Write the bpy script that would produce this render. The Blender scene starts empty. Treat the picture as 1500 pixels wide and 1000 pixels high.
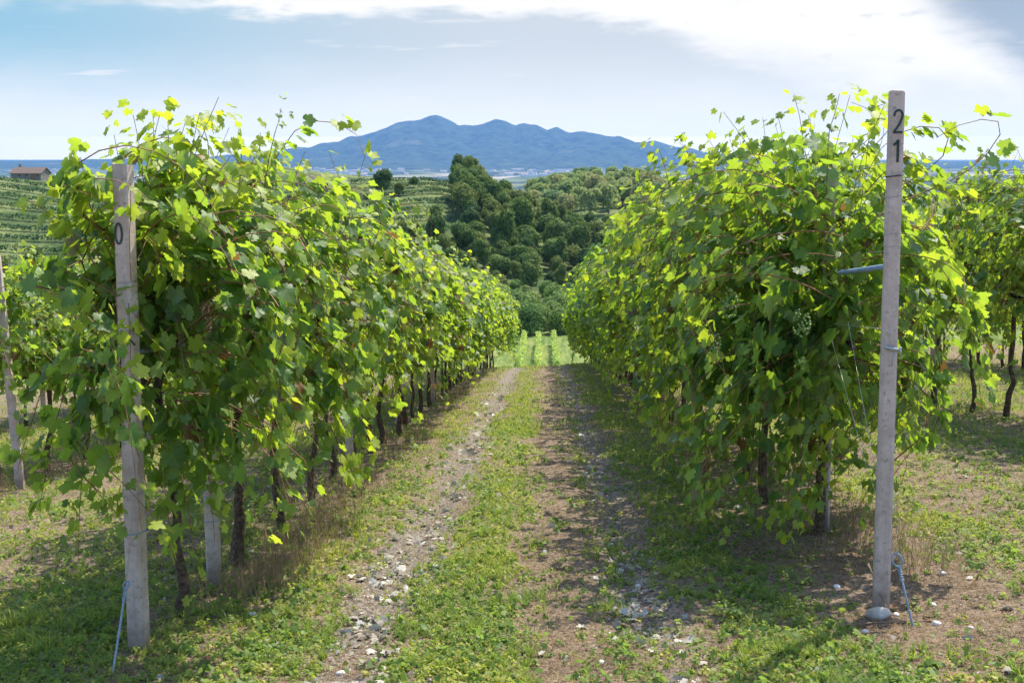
import bpy, bmesh, math, random
import numpy as np
from math import radians as rad
random.seed(7)
RNG = np.random.default_rng(11)
S = bpy.context.scene
COL = S.collection

# ------------------------------------------------------------------ camera, exposure
F = 1850.0
cam = bpy.data.cameras.new('camera'); co = bpy.data.objects.new('camera', cam); COL.objects.link(co)
cam.sensor_width = 36; cam.lens = F / 1500 * 36; cam.clip_start = .05; cam.clip_end = 200000
PITCH = math.atan(273 / F)
co.location = (0, 0, 0); co.rotation_euler = (rad(90) - PITCH, 0, rad(1.49))
S.camera = co
S.render.resolution_x = 1024; S.render.resolution_y = 682
vs = S.view_settings
vs.view_transform = 'Standard'; vs.look = 'None'; vs.gamma = 1; vs.use_curve_mapping = False
vs.exposure = 1.28
cy = S.cycles
cy.max_bounces = 8; cy.diffuse_bounces = 2; cy.glossy_bounces = 2; cy.transmission_bounces = 5
cy.transparent_max_bounces = 4; cy.volume_bounces = 0; cy.caustics_reflective = False; cy.caustics_refractive = False
cy.use_denoising = True

# ------------------------------------------------------------------ node helpers
class NT:
    def __init__(s, tree): s.t = tree; s.n = tree.nodes; s.l = tree.links
    def new(s, typ, ins=None, **props):
        n = s.n.new(typ)
        for k, v in props.items(): setattr(n, k, v)
        for k, v in (ins or {}).items():
            sock = n.inputs[k]
            if isinstance(v, bpy.types.NodeSocket): s.l.new(v, sock)
            else: sock.default_value = v
        return n
    def m(s, op, a, b=0.0, c=None, clamp=False):
        ins = {0: a, 1: b}
        if c is not None: ins[2] = c
        return s.new('ShaderNodeMath', ins, operation=op, use_clamp=clamp).outputs[0]
    def ss(s, v, a, b, lo=0.0, hi=1.0):
        n = s.new('ShaderNodeMapRange', {0: v, 1: a, 2: b, 3: lo, 4: hi}, interpolation_type='SMOOTHSTEP')
        return n.outputs[0]
    def mix(s, f, a, b, blend='MIX'):
        n = s.n.new('ShaderNodeMix'); n.data_type = 'RGBA'; n.blend_type = blend
        for i, v in ((0, f), (6, a), (7, b)):
            if isinstance(v, bpy.types.NodeSocket): s.l.new(v, n.inputs[i])
            else: n.inputs[i].default_value = v if i == 0 else tuple(v) + ((1,) if len(v) == 3 else ())
        return n.outputs[2]
    def noise(s, vec, scale, detail=3.0, rough=.55):
        ins = {'Scale': scale, 'Detail': detail, 'Roughness': rough}
        if vec is not None: ins['Vector'] = vec
        return s.new('ShaderNodeTexNoise', ins).outputs[0]

def new_mat(name):
    m = bpy.data.materials.new(name); m.use_nodes = True; m.node_tree.nodes.clear()
    t = NT(m.node_tree); out = t.new('ShaderNodeOutputMaterial')
    return m, t, out

def surf(t, out, color, rough=.8, spec=.3, bump=None, bstr=.3, bdist=.01, metal=0.0):
    ins = {'Base Color': color if isinstance(color, bpy.types.NodeSocket) else tuple(color) + (1,), 'Roughness': rough,
           'Specular IOR Level': spec, 'Metallic': metal}
    p = t.new('ShaderNodeBsdfPrincipled', ins)
    if bump is not None:
        b = t.new('ShaderNodeBump', {'Height': bump, 'Strength': bstr, 'Distance': bdist})
        t.l.new(b.outputs[0], p.inputs['Normal'])
    t.l.new(p.outputs[0], out.inputs[0]); return p

# ------------------------------------------------------------------ world: sky with clouds
SUN_AZ, SUN_EL = 36.0, 57.0         # degrees right of +Y, above the horizon
w = bpy.data.worlds.new('World'); S.world = w; w.use_nodes = True; w.node_tree.nodes.clear()
t = NT(w.node_tree)
sky = t.new('ShaderNodeTexSky', sky_type='NISHITA', sun_disc=False, sun_elevation=rad(SUN_EL), sun_rotation=rad(SUN_AZ),
            altitude=200, air_density=1.0, dust_density=1.2, ozone_density=1.5)
geo = t.new('ShaderNodeTexCoord').outputs['Generated']
sp = t.new('ShaderNodeSeparateXYZ', {0: geo})
X, Y, Z = sp.outputs
hyp = t.m('SQRT', t.m('ADD', t.m('MULTIPLY', X, X), t.m('MULTIPLY', Y, Y)))
u = t.m('DIVIDE', X, t.m('MAXIMUM', Y, .05)); v = t.m('DIVIDE', Z, t.m('MAXIMUM', hyp, .02))
uv = t.new('ShaderNodeCombineXYZ', {0: t.m('MULTIPLY', u, 1.0), 1: t.m('MULTIPLY', v, 3.6), 2: 0.0}).outputs[0]
n1 = t.noise(uv, 9.0, 8.0, .58); n2 = t.noise(uv, 26.0, 6.0, .6); n3 = t.noise(uv, 3.2, 4.0, .5)
warp = t.m('MULTIPLY', t.m('SUBTRACT', n1, .5), .060)
warp2 = t.m('MULTIPLY', t.m('SUBTRACT', n2, .5), .018)
vw = t.m('ADD', t.m('ADD', v, warp), warp2)
# blue veil fading left to right, white towards the horizon
K = 2.75     # colours below are written as they shine after the strength of the background
def kc(r, g, b): return (r * K, g * K, b * K)
blue = t.mix(t.ss(u, -.5, .02), kc(.30, .57, .74), kc(.64, .70, .76))
veil = t.mix(t.ss(t.m('ADD', v, t.m('MULTIPLY', warp, .5)), .095, .014), blue, kc(.86, .89, .90))
# main bank of cloud
bound = t.m('SUBTRACT', .106, t.m('MULTIPLY', t.m('MAXIMUM', t.m('SUBTRACT', u, .02), 0), .27))
soft = t.m('ADD', 1.0, t.m('MULTIPLY', t.m('MAXIMUM', t.m('SUBTRACT', u, .06), 0.0), 16.0))
bank = t.ss(t.m('DIVIDE', t.m('SUBTRACT', vw, bound), soft), -.004, .009)
bank = t.m('MULTIPLY', bank, t.m('MAXIMUM', t.ss(u, .24, .14), t.ss(vw, .030, .062)))
bank = t.m('MULTIPLY', bank, t.ss(t.m('ADD', u, t.m('MULTIPLY', warp, 2.0)), -.36, -.24, .25, 1.0))
col = t.mix(bank, veil, kc(1.0, .99, .98))
# grey underside patches in the bank
patch = t.m('MULTIPLY', t.ss(n2, .58, .72), .5)
col = t.mix(t.m('MULTIPLY', patch, bank), col, kc(.60, .63, .66))
# grey blue cloud high on the right
gr = t.ss(t.m('ADD', t.m('SUBTRACT', vw, .112), t.m('MULTIPLY', t.m('SUBTRACT', u, .27), .62)), -.014, .034)
gr = t.m('MULTIPLY', gr, t.ss(u, .22, .29))
gcol = t.mix(n3, kc(.24, .36, .52), kc(.50, .58, .66))
col = t.mix(t.m('MULTIPLY', gr, .92), col, gcol)
# thin streaks
uv2 = t.new('ShaderNodeCombineXYZ', {0: t.m('MULTIPLY', u, 1.0), 1: t.m('MULTIPLY', v, 11.0), 2: 3.3}).outputs[0]
st = t.ss(t.noise(uv2, 7.5, 7.0, .55), .60, .70)
st = t.m('MULTIPLY', t.m('MULTIPLY', st, t.ss(v, .03, .05)), .75)
col = t.mix(st, col, kc(.88, .89, .90))
# the rest of the dome is the plain sky, with the cloudy part only near the horizon ahead
zone = t.m('MULTIPLY', t.ss(Z, .45, .18), t.ss(Y, -.1, .35))
# the bright band low over the horizon, as seen above the haze
# (the haze box takes away part of this light and adds blue of its own: allow for both)
Tm = t.m('POWER', 2.71828, t.m('MULTIPLY', t.m('MINIMUM', t.m('DIVIDE', 345.0, t.m('MAXIMUM', v, .001)), 26500.0), -6.2e-5))
om = t.m('SUBTRACT', 1.0, Tm); cs = t.new('ShaderNodeSeparateColor', {0: col}).outputs
ch = [t.m('DIVIDE', t.m('MAXIMUM', t.m('SUBTRACT', cs[k], t.m('MULTIPLY', om, K * h_)), 0.0), Tm) for k, h_ in enumerate((.10, .30, .72))]
col = t.new('ShaderNodeCombineColor', {0: ch[0], 1: ch[1], 2: ch[2]}).outputs[0]
final = t.mix(zone, sky.outputs[0], col)
bg = t.new('ShaderNodeBackground', {0: final, 1: .15})
t.l.new(bg.outputs[0], t.new('ShaderNodeOutputWorld').inputs[0])

sl = bpy.data.lights.new('sun', 'SUN'); so = bpy.data.objects.new('sun', sl); COL.objects.link(so)
sl.energy = 3.3; sl.angle = rad(.53); sl.color = (1, .93, .80)
a, e = rad(SUN_AZ), rad(SUN_EL)
from mathutils import Vector, Matrix, Euler
sd = Vector((math.sin(a) * math.cos(e), math.cos(a) * math.cos(e), math.sin(e)))
so.rotation_euler = sd.to_track_quat('Z', 'Y').to_euler()

# ------------------------------------------------------------------ numpy noise and terrain
def vnoise(x, y, seed=0):
    x = np.asarray(x, float); y = np.asarray(y, float)
    xi = np.floor(x).astype(np.int64); yi = np.floor(y).astype(np.int64)
    fx = x - xi; fy = y - yi; fx = fx * fx * (3 - 2 * fx); fy = fy * fy * (3 - 2 * fy)
    def h(a, b):
        n = (a * 374761393 + b * 668265263 + seed * 1442695041) & 0xFFFFFFFF
        n = ((n ^ (n >> 13)) * 1274126177) & 0xFFFFFFFF
        return ((n ^ (n >> 16)) & 0xFFFF) / 65535.0
    return (h(xi, yi) * (1 - fx) + h(xi + 1, yi) * fx) * (1 - fy) + (h(xi, yi + 1) * (1 - fx) + h(xi + 1, yi + 1) * fx) * fy
def fbm(x, y, o=3, seed=0):
    r = 0; am = .5; tot = 0
    for i in range(o):
        r = r + am * vnoise(x * 2 ** i, y * 2 ** i, seed + i * 17); tot += am; am *= .5
    return r / tot
def sstep(v, a, b):
    q = np.clip((v - a) / (b - a), 0, 1); return q * q * (3 - 2 * q)

PY = [-60, -30, 0, 6.2, 7.2, 12.2, 17.2, 22.2, 27.2, 32.2, 40, 46, 60, 80, 100, 130, 160, 200, 420]
PZ = [-3.5, -1.2, 1.65, 2.4, 2.5, 3.05, 3.75, 4.35, 5.0, 5.65, 6.7, 7.7, 11.2, 15.4, 18.6, 21.6, 23.7, 24.3, 24.3]
PLAIN = -100.0
def H0(x, y):
    x = np.asarray(x, float); y = np.asarray(y, float)
    z = -np.interp(y, PY, PZ)
    z = z + .055 * np.clip(x, -14, 14) * (1 - sstep(y, 60, 130))
    z = z - (24.3 + 0) * 0
    z = z + (PLAIN + 24.3) * sstep(np.hypot(x * .8, y), 560, 1700)
    z = z + 17.6 * np.where(x > -30, np.exp(-((x + 30) / 31) ** 2), np.where(x < -72, np.exp(-((x + 72) / 24) ** 2), 1)) * np.exp(-((y - 320) / 62) ** 2)
    z = z + 18.6 * np.exp(-((x + 140) / 60) ** 2 - ((y - 315) / 72) ** 2)
    z = z + 10.5 * np.exp(-((x - 24) / 36) ** 2 - ((y - 520) / 85) ** 2)
    return z
def H(x, y):
    z = H0(x, y); near = 1 - sstep(y, 40, 60)
    tr = np.exp(-((x + .88) / .17) ** 2) + np.exp(-((x - .52) / .17) ** 2) + .7 * np.exp(-((x - 3.0) / .2) ** 2) + .7 * np.exp(-((x - 4.2) / .2) ** 2)
    z = z - .035 * tr * near
    z = z + near * (.05 * (fbm(x * 1.3, y * 1.3, 3, 5) - .5) + .03 * (fbm(x * 7, y * 7, 2, 9) - .5))
    far = sstep(y, 60, 120) * (1 - sstep(np.hypot(x, y), 900, 1500))
    return z + far * 1.2 * (fbm(x * .05, y * .05, 3, 3) - .5)

ZX = np.array([-9.3, -8.3, -7.6, -6.2, -5.6, -4.9, -4.5, -4.1, -3.5, -3.1, -2.7, -2.2, -1.75, -1.4, -1.12, -.95, -.75, -.6, -.25, -.1, .28, .42, .66, .85, 1.2, 1.5, 2.1, 2.4, 2.8, 3.0, 3.5, 3.9, 4.2, 4.6, 5.2, 5.9, 6.6, 8, 9.3])
ZG = np.array([.3, .7, .6, .5, .3, .6, .3, .7, .4, .6, .7, .25, .30, .75, .60, .16, .16, .85, .85, .28, .24, .50, .22, .70, .72, .30, .22, .5, .65, .3, .6, .3, .7, .6, .3, .5, .6, .6, .3])
def green(x, y):                   # how thickly low green plants grow here
    wob = (fbm(y * .35, y * .1 + 3, 2, 21) - .5) * .35 + (fbm(x * 2.6, y * 1.4, 4, 31) - .5) * .6
    g = np.interp(x + wob, ZX, ZG)
    g = g + (fbm(x * 1.4, y * 1.0, 4, 41) - .5) * 1.0
    g = g - .5 * np.exp(-((x - 2.15) / .75) ** 2 - ((y - 6.6) / 1.0) ** 2)      # bare earth round the end post
    g = g + .45 * np.exp(-((x + 3.2) / .8) ** 2 - ((y - 6.6) / 1.2) ** 2)
    g = g + .5 * np.exp(-((x - 2.3) / .5) ** 2 - ((y - 5.2) / .35) ** 2)
    rut = np.exp(-((x + .88 + (fbm(y * .35, y * .1 + 3, 2, 21) - .5) * .3) / .17) ** 2) + .8 * np.exp(-((x - .56 + (fbm(y * .35, y * .1 + 3, 2, 21) - .5) * .3) / .17) ** 2)
    g = g - .30 * rut - .26 * np.exp(-((x - .08) / .24) ** 2) - .10 * np.exp(-((x + 1.3) / .12) ** 2)
    return np.clip(g + .09, 0, 1)
def pale(x, y):                    # whitish dried litter lying in the wheel tracks
    wob = (fbm(y * .35, y * .1 + 3, 2, 21) - .5) * .3
    a = np.exp(-((x + .88 + wob) / .26) ** 2) + .75 * np.exp(-((x - .56 + wob) / .20) ** 2)
    return np.clip(a, 0, 1) * np.clip(fbm(x * 3, y * 1.6, 3, 77) * 2.2 - .2, 0, 1)

# ------------------------------------------------------------------ mesh helpers
def mk_mesh(name, V, faces, mats, attrs=None, matidx=None, smooth=False, uv=None):
    """V (N,3); faces: list of (M,k) integer arrays."""
    me = bpy.data.meshes.new(name)
    V = np.ascontiguousarray(V, dtype=np.float32)
    me.vertices.add(len(V)); me.vertices.foreach_set('co', V.ravel())
    loops = np.concatenate([f.ravel() for f in faces]).astype(np.int32)
    tot = np.concatenate([np.full(len(f), f.shape[1], np.int32) for f in faces])
    st = np.concatenate([[0], np.cumsum(tot)[:-1]]).astype(np.int32)
    me.loops.add(len(loops)); me.loops.foreach_set('vertex_index', loops)
    me.polygons.add(len(tot)); me.polygons.foreach_set('loop_start', st); me.polygons.foreach_set('loop_total', tot)
    if matidx is not None: me.polygons.foreach_set('material_index', matidx.astype(np.int32))
    me.polygons.foreach_set('use_smooth', np.full(len(tot), bool(smooth)))
    for k, arr in (attrs or {}).items():
        at = me.attributes.new(k, 'FLOAT', 'POINT'); at.data.foreach_set('value', np.ascontiguousarray(arr, dtype=np.float32))
    if uv is not None:
        l = me.uv_layers.new(name='UVMap'); l.data.foreach_set('uv', np.ascontiguousarray(uv[loops], dtype=np.float32).ravel())
    for m in (mats if isinstance(mats, (list, tuple)) else [mats]): me.materials.append(m)
    me.update(); me.validate()
    return me
def link(name, me, parent=None, loc=None):
    o = bpy.data.objects.new(name, me); COL.objects.link(o)
    if parent: o.parent = parent
    if loc is not None: o.location = loc
    return o
def tag(o, label=None, cat=None, group=None, kind=None):
    if label: o['label'] = label
    if cat: o['category'] = cat
    if group: o['group'] = group
    if kind: o['kind'] = kind
    return o
def empty(name, loc, label, cat, group=None, rz=0):
    o = bpy.data.objects.new(name, None); COL.objects.link(o); o.location = loc; o.rotation_euler = (0, 0, rz)
    o.empty_display_size = .1
    return tag(o, label, cat, group)

class MB:      # collects vertices and faces of tubes, prisms, boxes
    def __init__(s): s.V = []; s.Fq = []; s.Ft = []; s.n = 0
    def add(s, V, quads=(), tris=()):
        s.V.append(np.asarray(V, float))
        if len(quads): s.Fq.append(np.asarray(quads) + s.n)
        if len(tris): s.Ft.append(np.asarray(tris) + s.n)
        s.n += len(V)
    def tube(s, pts, r, k=6, cap=True, rough=0.0, rng=None, closed=False):
        pts = np.asarray(pts, float); n = len(pts); r = np.broadcast_to(np.asarray(r, float), (n,))
        T = np.gradient(pts, axis=0); T /= np.linalg.norm(T, axis=1)[:, None] + 1e-9
        up = np.array([0, 0, 1.]) if abs(T[:, 2]).mean() < .8 else np.array([1., 0, 0])
        A = np.cross(T, up); A /= np.linalg.norm(A, axis=1)[:, None] + 1e-9; B = np.cross(T, A)
        th = np.arange(k) / k * 2 * np.pi
        rr = np.repeat(r[:, None], k, 1)
        if rough and rng is not None: rr = rr * (1 + rough * (rng.random((n, k)) - .5) * 2)
        V = pts[:, None, :] + rr[..., None] * (np.cos(th)[None, :, None] * A[:, None, :] + np.sin(th)[None, :, None] * B[:, None, :])
        i = np.arange(n - 1)[:, None] * k; j = np.arange(k)[None, :]; j2 = (j + 1) % k
        q = np.stack([i + j, i + j2, i + k + j2, i + k + j], -1).reshape(-1, 4)
        V = V.reshape(-1, 3); tr = []
        if cap:
            c0 = len(V); V = np.vstack([V, pts[:1], pts[-1:]])
            tr = [(c0, (a + 1) % k, a) for a in range(k)] + [(c0 + 1, (n - 1) * k + a, (n - 1) * k + (a + 1) % k) for a in range(k)]
        s.add(V, q, tr)
    def prism(s, ring, z0, z1, top=None):       # ring (k,2) swept from z0 to z1
        ring = np.asarray(ring, float); k = len(ring); top = ring if top is None else np.asarray(top, float)
        V = np.vstack([np.c_[ring, np.full(k, z0)], np.c_[top, np.full(k, z1)], [[*ring.mean(0), z0]], [[*top.mean(0), z1]]])
        q = [(a, (a + 1) % k, k + (a + 1) % k, k + a) for a in range(k)]
        tr = [(2 * k, (a + 1) % k, a) for a in range(k)] + [(2 * k + 1, k + a, k + (a + 1) % k) for a in range(k)]
        s.add(V, q, tr)
    def box(s, x0, x1, y0, y1, z0, z1):
        s.prism([(x0, y0), (x1, y0), (x1, y1), (x0, y1)], z0, z1)
    def mesh(s, name, mat, smooth=False, attrs=None):
        F = ([np.vstack(s.Fq)] if s.Fq else []) + ([np.vstack(s.Ft)] if s.Ft else [])
        return mk_mesh(name, np.vstack(s.V), F, mat, smooth=smooth, attrs=attrs)

# ------------------------------------------------------------------ materials
def mat_leaf(name, base, bright, dark, back, trans, tw=.5, veins=True, brown=True, rough=.5):
    m, t, out = new_mat(name)
    r = t.new('ShaderNodeAttribute', attribute_name='rnd').outputs['Fac']
    yv = t.new('ShaderNodeAttribute', attribute_name='age').outputs['Fac']
    pn = t.noise(t.new('ShaderNodeNewGeometry').outputs['Position'], 1.7, 2.0)
    yv = t.m('ADD', yv, t.m('MULTIPLY', t.m('SUBTRACT', pn, .5), 1.1), clamp=True)
    c = t.mix(t.ss(r, 0, 1), dark, base)
    c = t.mix(t.ss(yv, .35, 1.0), c, bright)
    tc = t.mix(t.ss(yv, .2, 1.0), t.mix(.7, trans, (trans[0] * .38, trans[1] * .64, trans[2])), trans)
    if veins:
        uvn = t.new('ShaderNodeUVMap').outputs[0]; s2 = t.new('ShaderNodeSeparateXYZ', {0: uvn})
        U, Vv = s2.outputs[0], t.m('ABSOLUTE', s2.outputs[1])
        rad_ = t.m('SQRT', t.m('ADD', t.m('MULTIPLY', U, U), t.m('MULTIPLY', Vv, Vv)))
        ang = t.m('ARCTAN2', Vv, U)
        vein = None
        for a0 in (0, rad(57), rad(112)):
            d = t.m('MULTIPLY', t.m('ABSOLUTE', t.m('SUBTRACT', ang, a0)), rad_)
            k = t.ss(d, .035, .008)
            vein = k if vein is None else t.m('MAXIMUM', vein, k)
        c = t.mix(t.m('MULTIPLY', vein, .45), c, (.22, .30, .08))
        tc = t.mix(t.m('MULTIPLY', vein, .35), tc, (trans[0] * .7, trans[1] * .75, trans[2]))
        if brown:
            tcn = t.new('ShaderNodeTexCoord').outputs['Object']
            nz = t.noise(tcn, 55.0, 3.0)
            edge = t.m('ADD', t.m('MULTIPLY', t.ss(rad_, .45, 1.0), .55), t.m('MULTIPLY', t.m('SUBTRACT', nz, .5), 1.2))
            bm_ = t.m('MULTIPLY', t.ss(edge, .38, .52), t.ss(t.m('FRACT', t.m('MULTIPLY', r, 7.3)), .50, .85))
            bm_ = t.m('MAXIMUM', bm_, t.ss(t.m('FRACT', t.m('MULTIPLY', r, 31.7)), .976, .986))
            c = t.mix(bm_, c, (.17, .09, .035)); tc = t.mix(bm_, tc, (.22, .11, .03))
    bf = t.new('ShaderNodeNewGeometry').outputs['Backfacing']
    c = t.mix(t.m('MULTIPLY', bf, .75), c, back)
    p = t.new('ShaderNodeBsdfPrincipled', {'Base Color': c, 'Roughness': rough, 'Specular IOR Level': .36})
    tl = t.new('ShaderNodeBsdfTranslucent', {'Color': tc})
    ms = t.new('ShaderNodeMixShader', {0: tw, 1: p.outputs[0], 2: tl.outputs[0]})
    t.l.new(ms.outputs[0], out.inputs[0]); return m
M_LEAF = mat_leaf('vine leaf', (.080, .170, .026), (.29, .35, .035), (.022, .072, .026), (.17, .25, .12), (.64, .76, .035), .45)
M_LEAF_FAR = mat_leaf('vine leaf distant', (.075, .175, .030), (.26, .34, .035), (.022, .080, .030), (.15, .24, .10), (.64, .76, .035), .45, veins=False)
M_LEAF_LOW = mat_leaf('vine leaf of the lower field', (.24, .34, .06), (.42, .46, .09), (.14, .24, .05), (.24, .32, .10), (.72, .80, .14), .5, veins=False)
M_GRASS = mat_leaf('grass blade', (.17, .24, .035), (.42, .39, .08), (.06, .13, .025), (.15, .22, .05), (.52, .60, .07), .42, veins=False, rough=.55)
M_DRY = mat_leaf('dry grass', (.33, .20, .11), (.46, .36, .20), (.20, .10, .055), (.26, .18, .10), (.50, .33, .14), .3, veins=False, rough=.8)
M_DEADLEAF = mat_leaf('pale dead leaf', (.40, .37, .31), (.56, .54, .48), (.19, .15, .11), (.50, .49, .45), (.40, .36, .26), .15, veins=False, rough=.8)
def mat_tree(name, a, b, c3, tw=.32):
    m, t, out = new_mat(name)
    r = t.new('ShaderNodeAttribute', attribute_name='rnd').outputs['Fac']
    oi = t.new('ShaderNodeObjectInfo').outputs['Random']
    c = t.mix(r, a, b); c = t.mix(t.m('MULTIPLY', t.ss(oi, .4, 1), .8), c, c3); c = t.mix(t.m('MULTIPLY', t.ss(oi, .35, .0), .65), c, (a[0] * .6, a[1] * .75, a[2] * 1.2))
    p = t.new('ShaderNodeBsdfPrincipled', {'Base Color': c, 'Roughness': .7, 'Specular IOR Level': .2})
    tl = t.new('ShaderNodeBsdfTranslucent', {'Color': c})
    ms = t.new('ShaderNodeMixShader', {0: tw, 1: p.outputs[0], 2: tl.outputs[0]})
    t.l.new(ms.outputs[0], out.inputs[0]); return m
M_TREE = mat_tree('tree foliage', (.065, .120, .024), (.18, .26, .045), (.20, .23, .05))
M_TREE_SUNTINT = mat_tree('tree foliage with painted sunlight', (.24, .33, .10), (.38, .44, .13), (.40, .38, .16), .5)  # tree foliage lightened and more translucent, a sunlit look put into the colour
M_SHRUB = mat_tree('shrub foliage', (.12, .21, .05), (.23, .34, .08), (.24, .30, .07))
M_HROW = mat_tree('hillside vine foliage', (.055, .12, .035), (.11, .19, .05), (.09, .15, .04))

def mat_simple(name, c1, c2, scale, rough=.85, spec=.3, bstr=.5, bdist=.01, detail=5, metal=0):
    m, t, out = new_mat(name); tc = t.new('ShaderNodeTexCoord').outputs['Object']
    n = t.noise(tc, scale, detail, .6); c = t.mix(t.ss(n, .3, .7), c1, c2)
    surf(t, out, c, rough, spec, n, bstr, bdist, metal); return m
M_BARK = mat_simple('vine bark', (.05, .033, .022), (.16, .115, .08), 38, .95, .15, 1, .02)
M_CANE = mat_simple('vine cane', (.17, .075, .035), (.30, .15, .075), 30, .6, .3, .3, .004)
M_TBARK = mat_simple('tree bark', (.05, .04, .03), (.12, .09, .07), 6, .95, .1)
M_STEEL = mat_simple('blue galvanised rod', (.15, .21, .28), (.26, .32, .38), 60, .5, .5, .3, .002)
M_WIRE = mat_simple('wire', (.28, .29, .30), (.42, .43, .44), 80, .4, .5, .1, .001, metal=.6)
M_BLACK = mat_simple('black tube', (.015, .017, .018), (.035, .036, .038), 40, .5, .4, .1, .001)
M_TIE = mat_simple('blue tie', (.10, .25, .38), (.18, .36, .48), 50, .6, .3, .1, .001)
M_PIPE = mat_simple('blue grey pipe', (.13, .19, .25), (.20, .27, .34), 22, .5, .4, .1, .001)
M_NUM = mat_simple('dark green numeral paint', (.008, .035, .030), (.05, .075, .065), 120, .6, .3, .1, .001)
M_STONE = mat_simple('pale stone', (.50, .48, .44), (.72, .71, .68), 26, .8, .3, .4, .004)
M_STONE2 = mat_simple('tan stone', (.30, .26, .21), (.50, .46, .40), 18, .8, .3, .4, .004)
M_GRAPE = mat_simple('grape skin', (.16, .26, .06), (.26, .36, .10), 60, .3, .5, .05, .001)
M_TWIG = mat_simple('dead twig', (.13, .09, .06), (.24, .18, .13), 40, .9, .2)

def mat_concrete():
    m, t, out = new_mat('post concrete'); tc = t.new('ShaderNodeTexCoord').outputs['Object']
    n = t.noise(tc, 14, 6, .6); g = t.noise(tc, 260, 2, .6); v = t.new('ShaderNodeTexVoronoi', {'Vector': tc, 'Scale': 190.0}).outputs[0]
    st = t.new('ShaderNodeMapping', {0: tc, 3: (60, 60, 3)}).outputs[0]; streak = t.noise(st, 1.0, 4, .6)
    c = t.mix(t.ss(n, .3, .7), (.44, .345, .29), (.60, .485, .42))
    c = t.mix(t.m('MULTIPLY', t.ss(streak, .50, .74), .32), c, (.26, .215, .19))
    lich = t.noise(tc, 34, 4, .6)
    c = t.mix(t.m('MULTIPLY', t.ss(lich, .60, .66), .6), c, (.20, .20, .15)); c = t.mix(t.m('MULTIPLY', t.ss(lich, .36, .30), .5), c, (.64, .57, .50))
    c = t.mix(t.m('MULTIPLY', t.ss(g, .55, .7), .55), c, (.60, .54, .50))
    c = t.mix(t.m('MULTIPLY', t.ss(v, .25, .1), .5), c, (.16, .14, .13))
    zz_ = t.new('ShaderNodeSeparateXYZ', {0: tc}).outputs[2]
    c = t.mix(t.m('MULTIPLY', t.ss(t.m('ADD', zz_, t.m('MULTIPLY', n, .3)), .42, .12), .7), c, (.20, .15, .11))
    h = t.m('ADD', t.m('MULTIPLY', g, .6), t.m('MULTIPLY', n, .8))
    surf(t, out, c, .92, .2, h, .9, .007); return m
M_CONC = mat_concrete()

def mat_ground():
    m, t, out = new_mat('ground'); g = t.new('ShaderNodeNewGeometry'); P = g.outputs['Position']
    sp = t.new('ShaderNodeSeparateXYZ', {0: P}); X, Y, Z = sp.outputs
    gr = t.new('ShaderNodeAttribute', attribute_name='green').outputs['Fac']
    pl = t.new('ShaderNodeAttribute', attribute_name='pale').outputs['Fac']
    fine = t.noise(P, 42, 6, .65); mid = t.noise(P, 6.5, 5, .6); big = t.noise(P, .9, 3)
    fine2 = t.noise(P, 130, 3, .6)
    soil = t.mix(t.ss(mid, .3, .7), (.105, .078, .056), (.25, .19, .135))
    soil = t.mix(t.ss(fine, .45, .65), soil, (.30, .22, .15))
    soil = t.mix(t.m('MULTIPLY', t.ss(fine2, .62, .72), .5), soil, (.46, .38, .28))
    soil = t.mix(t.ss(fine, .49, .34), soil, (.055, .040, .028))
    grass = t.mix(t.ss(fine, .35, .65), (.10, .115, .035), (.24, .23, .08))
    c = t.mix(t.ss(t.m('ADD', gr, t.m('MULTIPLY', t.m('SUBTRACT', fine, .5), 1.1)), .62, 1.15), soil, grass)
    c = t.mix(t.m('MULTIPLY', t.ss(t.m('ADD', pl, t.m('SUBTRACT', fine, .5)), .2, .7), .8), c, t.mix(t.ss(fine, .4, .6), (.10, .085, .07), (.30, .27, .23)))
    # farther slopes: meadow green, then the floor of the wood
    meadow = t.mix(t.ss(t.noise(t.new('ShaderNodeMapping', {0: P, 3: (1.6, .12, 1)}).outputs[0], 1.0, 6, .7), .35, .65), (.07, .125, .028), (.20, .225, .06))
    c = t.mix(t.ss(Y, 38, 60), c, meadow)
    hill = t.mix(t.ss(t.noise(P, .12, 4), .4, .6), (.055, .085, .025), (.15, .18, .060))
    c = t.mix(t.ss(Y, 165, 215), c, hill)
    # the plain: patchwork of fields, groves and villages
    vor = t.new('ShaderNodeTexVoronoi', {'Vector': t.new('ShaderNodeMapping', {0: P, 3: (.0030, .0013, .002)}).outputs[0], 'Scale': 1.0, 'Randomness': .9})
    vc = t.new('ShaderNodeSeparateColor', {0: vor.outputs['Color']})
    f1 = t.mix(vc.outputs[0], (.05, .09, .03), (.20, .20, .09)); f1 = t.mix(t.ss(vc.outputs[1], .72, .80), f1, (.36, .31, .22))
    grove = t.ss(t.noise(t.new('ShaderNodeMapping', {0: P, 3: (.0011, .0005, .001)}).outputs[0], 4.0, 6, .65), .47, .53)
    f1 = t.mix(grove, f1, (.022, .042, .018))
    c = t.mix(t.ss(Y, 1100, 1700), c, f1)
    h = t.m('ADD', t.m('MULTIPLY', fine, .7), t.m('ADD', t.m('MULTIPLY', mid, .9), t.m('MULTIPLY', fine2, .25)))
    surf(t, out, c, .95, .12, h, .9, .03); return m
M_GROUND = mat_ground()

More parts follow.
